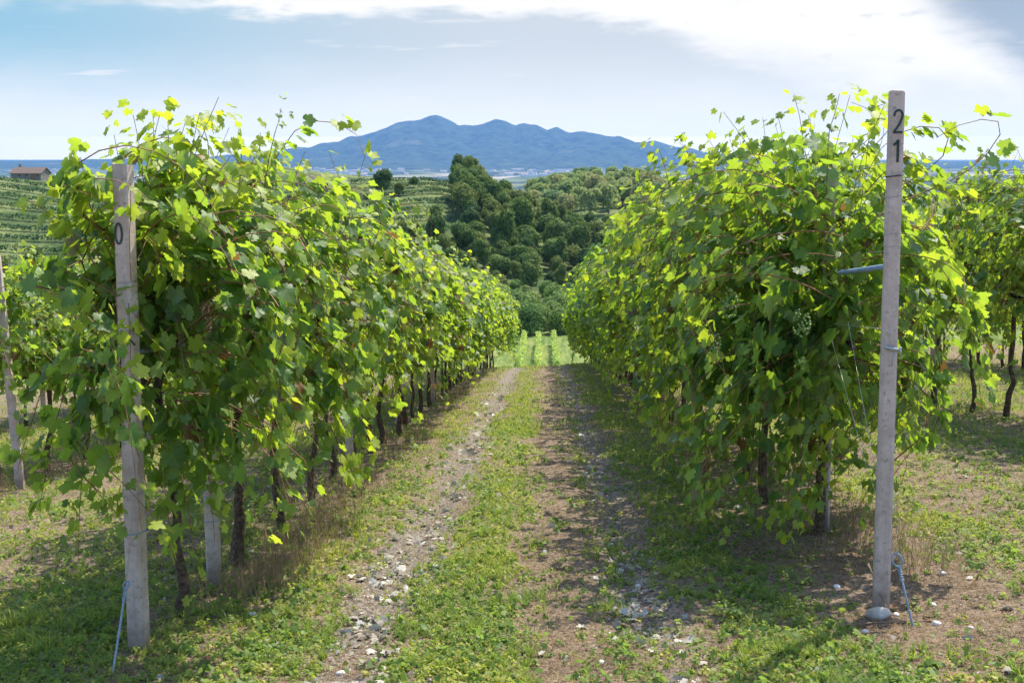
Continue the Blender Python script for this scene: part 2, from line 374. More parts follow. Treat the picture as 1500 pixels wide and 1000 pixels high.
# ------------------------------------------------------------------ the setting: ground to the horizon, mountain
def axis(parts):
    out = []
    for a, b, s in parts: out.append(np.arange(a, b, s))
    return np.unique(np.round(np.concatenate(out), 4))
def grow(a, b, s, q):
    r = [a]; d = s
    while r[-1] < b: r.append(r[-1] + d); d *= q
    return np.array(r)
xs = np.unique(np.concatenate([-grow(4, 26000, .12, 1.042)[::-1], np.arange(-4, 4, .05), grow(4, 26000, .12, 1.042)]))
ys = np.unique(np.concatenate([-grow(0, 300, 1., 1.2)[::-1], np.arange(0, 4.5, .3), np.arange(4.5, 16, .05), grow(16, 26000, .06, 1.0185)]))
XX, YY = np.meshgrid(xs, ys); nx, ny = len(xs), len(ys)
ZZ = H(XX, YY)
i = np.arange(ny - 1)[:, None] * nx; j = np.arange(nx - 1)[None, :]
q = np.stack([i + j, i + j + 1, i + nx + j + 1, i + nx + j], -1).reshape(-1, 4)
gme = mk_mesh('ground', np.c_[XX.ravel(), YY.ravel(), ZZ.ravel()], [q], M_GROUND, smooth=True,
              attrs={'green': green(XX, YY).ravel(), 'pale': pale(XX, YY).ravel()})
tag(link('ground', gme), kind='structure')

def mat_mountain():
    m, t, out = new_mat('mountain woods'); P = t.new('ShaderNodeNewGeometry').outputs['Position']
    n = t.noise(P, .014, 6, .7)
    n4 = t.noise(P, .0016, 5, .6)
    c = t.mix(t.ss(n, .42, .56), (.014, .028, .014), (.055, .085, .035)); c = t.mix(t.ss(n4, .60, .66), c, (.11, .12, .06))
    surf(t, out, c, .95, .1, n, 1, 25); return m
MD = 12000.0
RIDGE = [(-400, 236), (100, 235), (300, 232), (384, 226), (410, 223), (440, 219), (455, 219), (475, 214), (500, 211), (520, 206), (540, 202), (560, 193), (580, 187), (600, 180), (615, 179), (628, 175), (642, 174), (655, 178),
         (672, 184), (682, 180), (692, 181), (706, 178), (725, 172), (742, 176), (755, 182), (766, 179), (785, 181), (800, 187), (815, 184), (835, 193), (850, 190), (868, 193), (885, 200), (905, 199), (925, 207), (940, 208),
         (955, 205), (972, 211), (990, 217), (1010, 218), (1040, 226), (1080, 229), (1180, 235), (1300, 236), (1500, 237), (1900, 240)]
rpx, rpy = np.array(RIDGE, float).T
rx = (rpx - 798) / F * MD; rz = np.maximum((227.5 - rpy) / F * MD - PLAIN, 5)
gx = np.linspace(rx[0], rx[-1], 620); gy = np.linspace(-3600, 3600, 130)
GX, GY = np.meshgrid(gx, gy)
crest = np.interp(GX, rx, rz); crest = crest * (1 + .09 * (fbm(GX / 520, GX * 0 + 2, 3, 8) - .5)) + 22 * (np.abs(2 * fbm(GX / 260, GX * 0 + 7, 3, 12) - 1) - .3) * np.clip(crest / 200, 0, 1)
skew = 500 * (fbm(GX / 1600, GX * 0 + 5, 2, 3) - .5)
prof = np.exp(-(np.abs(GY - skew) / 1500) ** 1.7)
rid = 1 - np.abs(2 * fbm(GX / 700 + GY / 2600, GY / 2200, 4, 51) - 1)
rid2 = fbm(GX / 190, GY / 190, 4, 61)
gz = crest * (prof * (1 + .0 * rid) - .55 * (1 - prof) * (1 - rid) * prof * 2.2) + (rid2 - .5) * 34 * np.clip(crest / 300, .15, 1) + (rid - .6) * 90 * prof * np.clip(crest / 300, 0, 1)
gz = np.where(prof < .02, gz - 30, gz)
nx, ny = len(gx), len(gy)
i = np.arange(ny - 1)[:, None] * nx; j = np.arange(nx - 1)[None, :]
q = np.stack([i + j, i + j + 1, i + nx + j + 1, i + nx + j], -1).reshape(-1, 4)
mo = link('mountain', mk_mesh('mountain', np.c_[GX.ravel(), GY.ravel() + MD, gz.ravel() + PLAIN - 3], [q], mat_mountain(), smooth=True))
tag(mo, kind='structure')

# ------------------------------------------------------------------ leaves
half = [(0, 1.0), (8, .84), (15, .90), (23, .74), (33, .64), (42, .78), (50, .77), (60, .92), (68, .75), (76, .76), (86, .57), (96, .66), (107, .72), (117, .60), (128, .64), (141, .54), (157, .46)]
ring = [(r, a) for a, r in half] + [(.10, 180)] + [(r, -a) for a, r in reversed(half[1:])]
RING_HI = np.array([(r * math.cos(rad(a)), r * math.sin(rad(a))) for r, a in ring])
half2 = [(0, .98), (20, .83), (36, .64), (58, .90), (84, .57), (108, .70), (150, .52)]
ring2 = [(r, a) for a, r in half2] + [(.12, 180)] + [(r, -a) for a, r in reversed(half2[1:])]
RING_MID = np.array([(r * math.cos(rad(a)), r * math.sin(rad(a))) for r, a in ring2])
RING_LO = np.array([(1, 0), (.55, .6), (-.25, .62), (-.25, -.62), (.55, -.6)])
def leaf_mesh(name, P, N, T, size, ringp, mat, rng, curl=.25, fold=.25, age=None, rnd=None):
    n = len(P); k = len(ringp)
    N = N / (np.linalg.norm(N, axis=1)[:, None] + 1e-9)
    T = T - (T * N).sum(1)[:, None] * N; T /= np.linalg.norm(T, axis=1)[:, None] + 1e-9
    B = np.cross(N, T)
    C = np.vstack([[(0.0, 0.0)], ringp]); rr = np.hypot(C[:, 0], C[:, 1]); an = np.arctan2(C[:, 1], C[:, 0])
    cu = (curl * (rng.random(n) * 1.6 - .3))[:, None]; fo = (fold * (rng.random(n) * 1.5 - .2))[:, None]
    wv = (rng.random(n) * .14)[:, None]; ph = (rng.random(n) * 6.28)[:, None]
    asym = 1 + (rng.random(n)[:, None] - .5) * .35
    Wd = -cu * rr[None] ** 2 + fo * np.abs(C[:, 1])[None] * .8 + wv * np.sin(an[None] * 3 + ph) * rr[None]
    jit = 1 + (rng.random((n, k + 1)) - .5) * .16
    U = C[None, :, 0] * jit; Vv = C[None, :, 1] * jit * asym
    s = size[:, None, None]
    V = P[:, None, :] + s * (U[..., None] * T[:, None, :] + Vv[..., None] * B[:, None, :] + Wd[..., None] * N[:, None, :])
    base = (np.arange(n) * (k + 1))[:, None, None]
    if k <= 6:
        F = base[:, :, 0] + np.arange(1, k + 1)[None]; 
        F = F.reshape(-1, k)
    else:
        a = np.arange(1, k + 1); tri = np.stack([np.zeros(k, int), a, np.roll(a, -1)], -1)
        F = (base + tri[None]).reshape(-1, 3)
    if rnd is None: rnd = rng.random(n)
    if age is None: age = rng.random(n)
    uv = np.tile(C, (n, 1))
    return mk_mesh(name, V.reshape(-1, 3), [F], mat, attrs={'rnd': np.repeat(rnd, k + 1), 'age': np.repeat(age, k + 1)}, uv=uv, smooth=(k > 6))

def shoot_path(rng, p0, d0, length, grav, step=.07, wander=.22, env=.85, zlow=.5, ztop=9.0):
    n = max(3, int(length / step)); pts = [np.array(p0, float)]; d = np.array(d0, float); d /= np.linalg.norm(d)
    for i in range(n):
        d = d + np.array([0, 0, -grav * step * (.4 + 1.6 * i / n)]) + rng.normal(0, wander, 3) * step * 2.2
        el, er = env if isinstance(env, tuple) else (env, env)
        if pts[-1][0] > er or pts[-1][0] < -el: d[0] -= np.sign(pts[-1][0]) * .34
        if pts[-1][2] > ztop: d[2] -= .13
        if pts[-1][2] < zlow: d[2] += .22
        d /= np.linalg.norm(d); pts.append(pts[-1] + d * step)
    return np.array(pts)

def build_vine(seed, detail, height=2.85, n_up=16, n_out=34, half=.66, trunk_x=0.0, extra=(), low=.62, fringe=.45, leaf=1.0, dens=1.0, bunches=0, inner=420, width=.8, wl=None, right=None, gap=None):
    """meshes of one vine in local coordinates (row runs along y, ground at z=0)"""
    rng = np.random.default_rng(seed)
    WE = lambda f: ((wl or width) * f, width * f)
    # trunk
    tb = MB(); hz = 1.42
    zz = np.linspace(-.12, hz, 12); wob = rng.normal(0, .018, (12, 2)).cumsum(0); wob -= wob[-1] * np.linspace(0, 1, 12)[:, None] * .4
    tp = np.c_[wob[:, 0] + trunk_x * (1 - zz / hz), wob[:, 1], zz]
    tb.tube(tp, np.interp(zz, [-.12, .1, .5, hz], [.048, .036, .026, .024]) * rng.uniform(.85, 1.15), 8, rough=.16, rng=rng)
    trunk = tb.mesh('trunk', M_BARK, smooth=True)
    cb = MB()
    for sgn in (-1, 1):
        yy = np.linspace(0, half * 1.02, 7)
        cb.tube(np.c_[tp[-1, 0] + rng.normal(0, .015, 7), tp[-1, 1] + sgn * yy, hz - .02 + rng.normal(0, .015, 7) + .03 * yy], np.linspace(.030, .016, 7), 6, rough=.15, rng=rng)
    cordon = cb.mesh('cordon', M_BARK, smooth=True)
    sb = MB(); LK = []; LP = []; LN = []; LT = []; LS = []; LA = []
    def put(path, dens_l, s0, thick=.0045, agebias=0.0, kp=0):
        sb.tube(path[::2] if len(path) > 6 else path, np.linspace(thick, .0018, len(path[::2]) if len(path) > 6 else len(path)), 3, cap=False)
        m = int(len(path) * dens_l)
        if m < 2: return
        ti = np.sort(rng.uniform(.6, len(path) - 1.01, m)); ii = ti.astype(int); fr = (ti - ii)[:, None]
        p = path[ii] * (1 - fr) + path[ii + 1] * fr; d = path[ii + 1] - path[ii]; d /= np.linalg.norm(d, axis=1)[:, None]
        side = np.where(np.arange(m) % 2 == 0, 1, -1)[:, None]
        r = rng.normal(0, 1, (m, 3)); lat = np.cross(d, r); lat /= np.linalg.norm(lat, axis=1)[:, None] + 1e-9
        out = np.c_[np.sign(p[:, 0] + rng.normal(0, .25, m)), rng.normal(0, .55, m), np.zeros(m)]
        pet = lat * .6 * side + out * .5 + np.array([0, 0, .25]); pet /= np.linalg.norm(pet, axis=1)[:, None]
        pl = rng.uniform(.03, .085, m)[:, None]
        base = p + pet * pl
        hgt = np.clip((p[:, 2] - 1.2) / 1.6, 0, 1)[:, None]
        nrm = out * (1.0 - .45 * hgt) + np.array([0, 0, .55]) + hgt * np.array([0, 0, .35]) + rng.normal(0, .42, (m, 3))
        tip = np.array([0, 0, -1.0]) * (1 - .45 * hgt) + out * .55 + pet * .35 + rng.normal(0, .35, (m, 3))
        pos = ti / len(path)
        sz = s0 * rng.uniform(.62, 1.32, m) * np.interp(pos, [0, .6, 1], [1, .95, .6])
        LK.append(np.full(m, kp)); LP.append(base); LN.append(nrm); LT.append(tip); LS.append(sz)
        LA.append(np.clip(rng.beta(1.6, 2.2, m) * .75 + .45 * np.interp(pos, [.5, 1], [0, 1]) + agebias + .25 * hgt[:, 0] - .08, 0, 1))
    L0 = .067 * leaf; dens = dens * 1.1
    for k in range(n_up):
        y0 = rng.uniform(-half, half); p0 = (tp[-1, 0] + rng.normal(0, .04), y0, hz)
        ln = (height - hz) * rng.uniform(.70, 1.06)
        put(shoot_path(rng, p0, (rng.normal(0, .36), rng.normal(0, .25), 1), ln, .25, env=WE(.75), ztop=height + .15), 1.55 * dens, L0, .0036)
    for k in range(n_out):
        sg = 1 if k % 2 else -1
        y0 = rng.uniform(-half, half); p0 = (tp[-1, 0] + sg * .03, y0, hz + rng.uniform(-.05, .7))
        ln = rng.uniform(1.1, 2.0)
        put(shoot_path(rng, p0, (sg * rng.uniform(.4, 1.0), rng.normal(0, .4), rng.uniform(.2, 1.1)), ln, rng.uniform(1.0, 2.3), env=WE(1.0), ztop=height - .15, zlow=low * .85), 1.32 * dens, L0 * 1.04, .0052)
    for k in range(int(n_out * fringe)):       # low fringe
        sg = 1 if k % 2 else -1
        y0 = rng.uniform(-half, half); p0 = (tp[-1, 0] + sg * .15, y0, hz - rng.uniform(0, .3))
        put(shoot_path(rng, p0, (sg * .8, rng.normal(0, .5), -.1), rng.uniform(.5, 1.0 + (.9 - low)), 1.3, env=WE(.95), zlow=low * .7), 1.2 * dens, L0)
    if inner:                        # leaves inside the hedge
        m = inner; p = np.c_[rng.uniform(-.5 * (wl or width), .5 * width, m), rng.uniform(-half, half, m), rng.uniform(low + .25, height - .35, m)]
        LK.append(np.zeros(m)); LP.append(p); LN.append(rng.normal(0, 1, (m, 3)) + [0, 0, .5]); LT.append(rng.normal(0, .6, (m, 3)) + [0, 0, -1]); LS.append(L0 * rng.uniform(.8, 1.2, m)); LA.append(rng.random(m) * .4)
    for e in extra:                  # hand placed shoots: dict(p=[points], dens, size, age)
        pts = np.array(e['p'], float); tt = np.linspace(0, 1, len(pts)); N_ = max(8, int(np.linalg.norm(np.diff(pts, axis=0), axis=1).sum() / .05))
        q = np.linspace(0, 1, N_)
        # smooth interpolation
        path = np.stack([np.interp(q, tt, pts[:, c]) for c in range(3)], 1)
        for _ in range(6): path[1:-1] = (path[:-2] + 2 * path[1:-1] + path[2:]) / 4
        path += np.cumsum(rng.normal(0, .0035, path.shape), 0)
        put(path, 1.5 * e.get('dens', 1.0), L0 * e.get('size', 1.0), .0042, e.get('age', .0), e.get('keep', 1))
    shoots = sb.mesh('cane', M_CANE, smooth=True)
    P = np.vstack(LP); N = np.vstack(LN); T = np.vstack(LT); Sz = np.concatenate(LS); A = np.concatenate(LA)
    hole = vnoise(P[:, 1] * 2.6 + seed * 1.7, P[:, 2] * 2.3 + np.sign(P[:, 0]) * 31 + P[:, 0] * 1.2, seed)
    keep = (P[:, 2] > .16) & ~((hole < .36) & (P[:, 2] < height - .25) & (rng.random(len(P)) < .80) & (np.concatenate(LK) < .5))
    if right: keep &= ~((P[:, 0] > right) & (P[:, 2] < .80)) & ~((P[:, 0] > .34) & (P[:, 2] < .75))
    if gap:
        gx_, gy_, gz_ = gap; d_ = np.abs((P[:, 0] + gx_) * 7.59 + 2.04 * (P[:, 1] + gy_)) / 7.86
        keep &= ~((np.abs(P[:, 0] + gx_ + 2.03) < .17) & (P[:, 1] + gy_ < 6.3) & (np.abs(P[:, 2] + gz_ + .42) < .11))
        keep &= ~((d_ < .085) & (P[:, 1] + gy_ < 7.5) & (P[:, 2] + gz_ < -1.88)) & ~((d_ < .07) & (P[:, 1] + gy_ < 7.5) & (np.abs(P[:, 2] + gz_ + .88) < .13))
    P, N, T, Sz, A = P[keep], N[keep], T[keep], Sz[keep], A[keep]
    ringp = {2: RING_HI, 1: RING_MID, 0: RING_LO}[detail]
    fol = leaf_mesh('foliage', P, N, T, Sz * (1.0 if detail else 1.12), ringp, M_LEAF if detail else M_LEAF_FAR, rng, age=A)
    return dict(trunk=trunk, cordon=cordon, cane=shoots, foliage=fol)

def grape_bunch(seed):
    rng = np.random.default_rng(seed); bm = bmesh.new(); L = .17
    for k in range(60):
        z = -rng.uniform(.0, 1) ** .8 * L; r = .045 * math.sin(math.pi * min(1, (.12 + .88 * (1 + z / L)))) ** .7 * (1 if z < -.01 else .5) + .004
        a = rng.uniform(0, 6.28)
        bmesh.ops.create_icosphere(bm, subdivisions=1, radius=.0085, matrix=Matrix.Translation((r * math.cos(a), r * math.sin(a), z - .02)))
    for f in bm.faces: f.smooth = True
    me = bpy.data.meshes.new('grape_bunch'); bm.to_mesh(me); bm.free(); me.materials.append(M_GRAPE); return me
GB = [grape_bunch(1), grape_bunch(2)]

ORD = ['first', 'second', 'third', 'fourth', 'fifth', 'sixth', 'seventh', 'eighth', 'ninth', 'tenth', 'eleventh', 'twelfth', 'thirteenth', 'fourteenth', 'fifteenth',
       'sixteenth', 'seventeenth', 'eighteenth', 'nineteenth', 'twentieth'] 
ORD += ['twenty-' + o for o in ORD[:9]] + ['thirtieth'] + ['thirty-' + o for o in ORD[:9]] + ['fortieth']
ROWS = {   # name: (x, first y, last y, where)
    'L1': (-2.05, 6.75, 49, 'the row just left of the track'),
    'R1': (1.75, 8.22, 49, 'the row just right of the track'),
    'L2': (-5.75, 12.9, 36, 'the second row left of the track'),
    'R2': (5.55, 12.4, 40, 'the second row right of the track'),
    'L3': (-9.45, 18.5, 34, 'the third row left of the track'),
    'R3': (9.3, 20.5, 40, 'the third row right of the track')}
STEP = 1.28
mid = [build_vine(100 + k, 1, height=2.9 + .08 * k, n_up=19, n_out=46, low=1.02, fringe=.15) for k in range(4)]
midR = [build_vine(150 + k, 1, height=2.9 + .08 * k, n_up=19, n_out=48, low=.55, fringe=.5) for k in range(4)]
far = [build_vine(200 + k, 0, height=2.9 + .08 * k, n_up=18, n_out=44, low=1.0, fringe=.15, leaf=1.08, inner=330) for k in range(4)]
farR = [build_vine(250 + k, 0, height=2.9 + .08 * k, n_up=18, n_out=46, low=.6, fringe=.4, leaf=1.08, inner=330) for k in range(4)]

def at_local(x0, y0, pts):           # world points to vine coordinates
    z0 = float(H(x0, y0)); return [(p[0] - x0, p[1] - y0, p[2] - z0) for p in pts]
def X_(x0, y0, pts, **k): return dict(p=at_local(x0, y0, pts), **k)
SPECIAL = {
  ('L1', 0): dict(height=2.92, n_up=28, n_out=48, low=.45, half=.50, fringe=.6, bunches=0, width=.72, wl=.20, extra=[
      X_(-2.05, 6.75, [(-1.9, 6.9, -.8), (-1.85, 6.85, -.35), (-1.78, 6.8, .04), (-1.83, 6.8, .22)], size=.8, dens=1.1),
      X_(-2.05, 6.75, [(-1.6, 7.0, -.6), (-1.55, 7.0, -.1), (-1.50, 7.0, .10), (-1.46, 7.0, .30)], size=.42, dens=1.5),
      X_(-2.05, 6.75, [(-1.7, 7.0, -.6), (-1.68, 6.9, -.15), (-1.66, 6.9, .10)], size=.7, dens=1.0),
      X_(-2.05, 6.75, [(-2.1, 6.6, -.9), (-2.25, 6.3, -.35), (-2.28, 6.2, -.02)], size=.95, dens=1.2),
      X_(-2.05, 6.75, [(-2.0, 6.6, -.8), (-2.1, 6.2, -.25), (-2.32, 5.95, -.12)], size=1.05, dens=1.2),
      X_(-2.05, 6.75, [(-2.0, 6.5, -1.0), (-2.2, 6.2, -.45), (-2.5, 6.1, -.2)], size=1.05, dens=1.2),
      X_(-2.05, 6.75, [(-1.95, 6.5, -.9), (-1.9, 6.05, -.35), (-1.95, 5.9, -.55)], size=1.2, dens=1.0, age=.2),
      X_(-2.05, 6.75, [(-2.1, 6.6, -1.2), (-2.6, 6.4, -1.1), (-2.75, 6.3, -1.6)], size=1.1, dens=1.0),
      X_(-2.05, 6.75, [(-2.1, 6.6, -1.0), (-2.5, 6.5, -1.0), (-2.7, 6.4, -1.9)], size=1.1, dens=1.0),
      X_(-2.05, 6.75, [(-2.1, 6.6, -1.2), (-2.45, 6.5, -1.3), (-2.5, 6.4, -2.1)], size=1.0, dens=.9),
      X_(-2.05, 6.75, [(-1.9, 6.6, -1.2), (-1.5, 6.3, -1.2), (-1.3, 6.2, -1.75)], size=1.2, dens=1.1, age=.25),
      X_(-2.05, 6.75, [(-1.9, 6.6, -1.4), (-1.7, 6.2, -1.3), (-1.65, 6.1, -1.9)], size=1.3, dens=1.0, age=.15),
      X_(-2.05, 6.75, [(-1.95, 6.5, -1.3), (-1.9, 6.1, -1.45), (-1.85, 6.05, -2.0)], size=1.1, dens=1.0),
      X_(-2.05, 6.75, [(-2.0, 6.6, -1.5), (-1.88, 6.35, -1.8), (-1.8, 6.3, -2.35)], size=.9, dens=.7)]),
  ('L1', 1): dict(height=2.98, n_up=30, n_out=50, low=.62, width=.85, wl=.5, bunches=0, extra=[
      X_(-2.05, 8.0, [(-1.8, 8.0, -1.2), (-1.2, 7.9, -1.3), (-1.2, 7.8, -2.05)], size=1.2, dens=1.2, age=.2),
      X_(-2.05, 8.0, [(-1.8, 7.8, -1.1), (-1.35, 7.3, -1.3), (-1.2, 7.2, -1.95)], size=1.2, dens=1.2, age=.2)]),
  ('R1', 0): dict(height=2.98, n_up=30, n_out=56, low=.30, fringe=.9, width=.48, wl=.85, trunk_x=.0, right=.72, half=.85, inner=800, extra=[
      X_(1.75, 8.22, [(1.75, 7.9, -.5), (1.72, 7.8, .1), (1.80, 7.8, .36)], size=.7, dens=1.2),
      X_(1.75, 8.22, [(1.5, 8.0, -.6), (1.2, 7.9, -.15), (1.05, 7.9, .05)], size=.9, dens=1.1),
      X_(1.75, 8.22, [(1.3, 8.2, -.8), (.85, 8.1, -.4), (.70, 8.1, .10)], size=.8, dens=1.2),
      X_(1.75, 8.22, [(1.8, 7.8, -.6), (2.1, 7.3, -.4), (2.45, 7.2, -.9), (2.5, 7.1, -1.5)], size=1.1, dens=1.1),
      X_(1.75, 8.22, [(1.8, 7.8, -.7), (2.3, 7.4, -.6), (2.6, 7.3, -1.1)], size=1.1, dens=1.1, age=.1),
      X_(1.75, 8.22, [(1.8, 7.8, -.5), (2.1, 7.2, -.1), (2.35, 7.1, -.25)], size=1.0, dens=1.2),
      X_(1.75, 8.22, [(1.8, 7.8, -.4), (2.0, 7.3, .0), (2.15, 7.2, -.05)], size=1.0, dens=1.2),
      X_(1.75, 8.22, [(1.7, 7.6, -1.0), (1.45, 7.2, -1.2), (1.4, 7.1, -2.1)], size=1.0, dens=1.1),
      X_(1.75, 8.22, [(1.7, 7.6, -1.0), (1.6, 7.25, -1.3), (1.55, 7.2, -2.2)], size=1.0, dens=1.0),
      X_(1.75, 8.22, [(1.6, 7.6, -1.0), (1.15, 7.4, -1.2), (1.05, 7.3, -2.0)], size=1.0, dens=1.1, age=.1),
      X_(1.75, 8.22, [(1.6, 7.6, -.8), (1.3, 7.3, -.8), (1.25, 7.2, -1.6)], size=1.3, dens=1.1, age=.1),
      X_(1.75, 8.22, [(1.38, 7.75, -.9), (1.30, 7.60, -1.3), (1.30, 7.57, -2.25)], size=1.05, dens=1.5, keep=1),
      X_(1.75, 8.22, [(1.58, 7.75, -.9), (1.50, 7.60, -1.3), (1.50, 7.57, -2.35)], size=1.05, dens=1.5, keep=1),
      X_(1.75, 8.22, [(1.73, 7.85, -.9), (1.65, 7.70, -1.3), (1.65, 7.67, -2.35)], size=1.05, dens=1.5, keep=1),
      X_(1.75, 8.22, [(1.23, 7.95, -.9), (1.15, 7.80, -1.3), (1.15, 7.77, -2.15)], size=1.05, dens=1.5, keep=1),
      X_(1.75, 8.22, [(1.88, 7.90, -.9), (1.80, 7.75, -1.3), (1.80, 7.72, -2.15)], size=1.05, dens=1.5, keep=1),
      X_(1.75, 8.22, [(1.48, 7.60, -.9), (1.40, 7.45, -1.3), (1.40, 7.42, -2.20)], size=1.05, dens=1.5, keep=1),
      X_(1.75, 8.22, [(1.13, 8.05, -.9), (1.05, 7.90, -1.3), (1.05, 7.87, -2.10)], size=1.05, dens=1.5, keep=1),
      X_(1.75, 8.22, [(1.78, 7.75, -.9), (1.70, 7.60, -1.3), (1.70, 7.57, -2.10)], size=1.05, dens=1.5, keep=1),
      X_(1.75, 8.22, [(1.28, 7.65, -.9), (1.20, 7.50, -1.3), (1.20, 7.47, -2.00)], size=1.05, dens=1.5, keep=1),
      X_(1.75, 8.22, [(1.63, 7.60, -.9), (1.55, 7.45, -1.3), (1.55, 7.42, -2.20)], size=1.05, dens=1.5, keep=1),
      X_(1.75, 8.22, [(1.43, 7.95, -.9), (1.35, 7.80, -1.3), (1.35, 7.77, -2.40)], size=1.05, dens=1.5, keep=1),
      X_(1.75, 8.22, [(1.68, 8.05, -.9), (1.60, 7.90, -1.3), (1.60, 7.87, -2.40)], size=1.05, dens=1.5, keep=1),
      X_(1.75, 8.22, [(1.08, 8.25, -.9), (1.00, 8.10, -1.3), (1.00, 8.07, -2.10)], size=1.05, dens=1.5, keep=1),
      X_(1.75, 8.22, [(1.03, 7.95, -.9), (0.95, 7.80, -1.3), (0.95, 7.77, -1.80)], size=1.05, dens=1.5, keep=1),
      X_(1.75, 8.22, [(1.83, 8.10, -.9), (1.75, 7.95, -1.3), (1.75, 7.92, -2.30)], size=1.05, dens=1.5, keep=1),
      X_(1.75, 8.22, [(1.7, 7.6, -.8), (1.7, 7.3, -.9), (1.7, 7.25, -1.7)], size=1.3, dens=1.1, age=.15)]),
  ('R1', 1): dict(height=2.95, n_up=26, n_out=50, low=.35, fringe=.7, width=.9),
}
SPECIAL[('R1', 0)]['bunches'] = 5
for k, c in enumerate((('L1', 2), ('L1', 3), ('R1', 2), ('R1', 3))):
    SPECIAL[c] = dict(height=(2.72 if c[0] == 'L1' else 2.9), n_up=20, n_out=50, low=(1.05 if c[0] == 'L1' else .32), fringe=(.15 if c[0] == 'L1' else .8), width=.84)
rr_ = random.Random(5)
nv = 0
for rn, (rx_, y0, y1, where) in ROWS.items():
    k = 0; y = y0
    while y < y1:
        spc = SPECIAL.get((rn, k))
        jx = 0 if (spc and k < 1) else rr_.uniform(-.05, .05)
        loc = (rx_ + jx, y, float(H(rx_ + jx, y)))
        if spc: meshes = build_vine(500 + nv, 2, gap=(loc if rn == 'L1' and k < 2 else None), **spc)
        else: meshes = ((midR if y < 19 else farR) if rn == 'R1' else (mid if y < 19 else far))[rr_.randrange(4)]
        lab = 'leafy grapevine, %s from the near end of %s' % (ORD[k], where)
        root = empty('grapevine', loc, lab, 'grapevine', 'grapevines trained in rows on posts and wire')
        flip = bool(rr_.random() < .5) and not spc
        root.rotation_euler = (0, 0, math.pi if flip else 0)
        if not spc: root.scale = (rr_.uniform(.92, 1.08), rr_.uniform(.98, 1.08), rr_.uniform(.93, 1.07) * {'L2': .87, 'R2': 1.08, 'L1': .93, 'L3': .9}.get(rn, 1))
        for pn in ('trunk', 'cordon', 'cane', 'foliage'): link(pn, meshes[pn], root)
        if spc and spc.get('bunches'):
            for bx, by, bz in [(1.02, 7.62, -1.02), (1.22, 7.5, -1.1), (1.50, 7.35, -.86), (1.30, 7.45, -1.25), (1.12, 7.6, -.78)][:spc['bunches']]:
                g = link('grape_bunch', GB[rr_.randrange(2)], root, (bx - loc[0], by - loc[1], bz - loc[2]))
        nv += 1; k += 1; y += STEP * rr_.uniform(.96, 1.04)

# ------------------------------------------------------------------ posts
def post_ring(wd, ch):
    h = wd / 2
    return [(-h + ch, -h), (h - ch, -h), (h, -h + ch), (h, h - ch), (h - ch, h), (-h + ch, h), (-h, h - ch), (-h, -h + ch)]
def post_mesh(wd, ht, ch=.014, taper=.88, seed=0):
    b = MB(); rng = np.random.default_rng(seed); n = 26
    R = np.array(post_ring(wd, ch)); zs = np.linspace(-.3, ht, n); rings = []
    for kk, z in enumerate(zs):
        s = 1 + (taper - 1) * max(z, 0) / ht
        rings.append(np.c_[R * s * (1 + rng.normal(0, .006)) + rng.normal(0, .0006, R.shape), np.full(8, z) + (rng.normal(0, .006, 8) if kk == n - 1 else 0)])
    V = np.vstack(rings + [[[0, 0, -.3]], [[0, 0, ht + .002]]]); q = []
    for kk in range(n - 1):
        for a in range(8): q.append((kk * 8 + a, kk * 8 + (a + 1) % 8, kk * 8 + 8 + (a + 1) % 8, kk * 8 + 8 + a))
    tr = [(n * 8, (a + 1) % 8, a) for a in range(8)] + [(n * 8 + 1, (n - 1) * 8 + a, (n - 1) * 8 + (a + 1) % 8) for a in range(8)]
    b.add(V, q, tr); return b.mesh('concrete_post', M_CONC)
def ring_wire(parent, name, z, wd, r, mat, tilt=0.0, sc=1.0):
    b = MB(); R = np.array(post_ring(wd, .014)) * sc; R = np.vstack([R, R[:1]])
    V = np.c_[R * (1 + 2 * r / wd), np.full(9, z) + tilt * R[:, 0]]
    b.tube(V, r, 5, cap=False); return link(name, b.mesh(name, mat, smooth=True), parent)
STROKES = {'0': [[(.5 * .27 * math.cos(a_) , .5 + .5 * math.sin(a_)) for a_ in np.linspace(0, 2 * np.pi, 30)]],
           '2': [[(-.22, .74)] + [(-.21 + .22 + .225 * math.cos(a_), .765 + .235 * math.sin(a_)) for a_ in np.linspace(2.9, -.55, 14)] + [(.10, .42), (-.08, .2), (-.22, .03)], [(-.25, .03), (.26, .03)]],
           '1': [[(.05, 1.0), (.05, .0)], [(.05, .97), (-.02, .86), (-.16, .76)]]}
def numeral(parent, ch, x, y, z, size, sx, wd):
    b = MB()
    for line in STROKES[ch]:
        p = np.array(line) * [size * sx, size]; d = np.gradient(p, axis=0); d /= np.linalg.norm(d, axis=1)[:, None]; nn = np.c_[-d[:, 1], d[:, 0]] * wd / 2; n = len(p)
        A = p + nn; B_ = p - nn; V = np.vstack([np.c_[A[:, 0], np.full(n, -.002), A[:, 1]], np.c_[B_[:, 0], np.full(n, -.002), B_[:, 1]], np.c_[A[:, 0], np.full(n, .002), A[:, 1]], np.c_[B_[:, 0], np.full(n, .002), B_[:, 1]]])
        q = []
        for k in range(n - 1): q += [(k, n + k, n + k + 1, k + 1), (k, k + 1, 2 * n + k + 1, 2 * n + k), (n + k, 3 * n + k, 3 * n + k + 1, n + k + 1)]
        q += [(0, 2 * n, 3 * n, n), (n - 1, 2 * n - 1, 4 * n - 1, 3 * n - 1)]
        b.add(V, q)
    return link('numeral', b.mesh('numeral', M_NUM), parent, (x, y, z))
G_POST = 'concrete trellis posts along the vine rows'
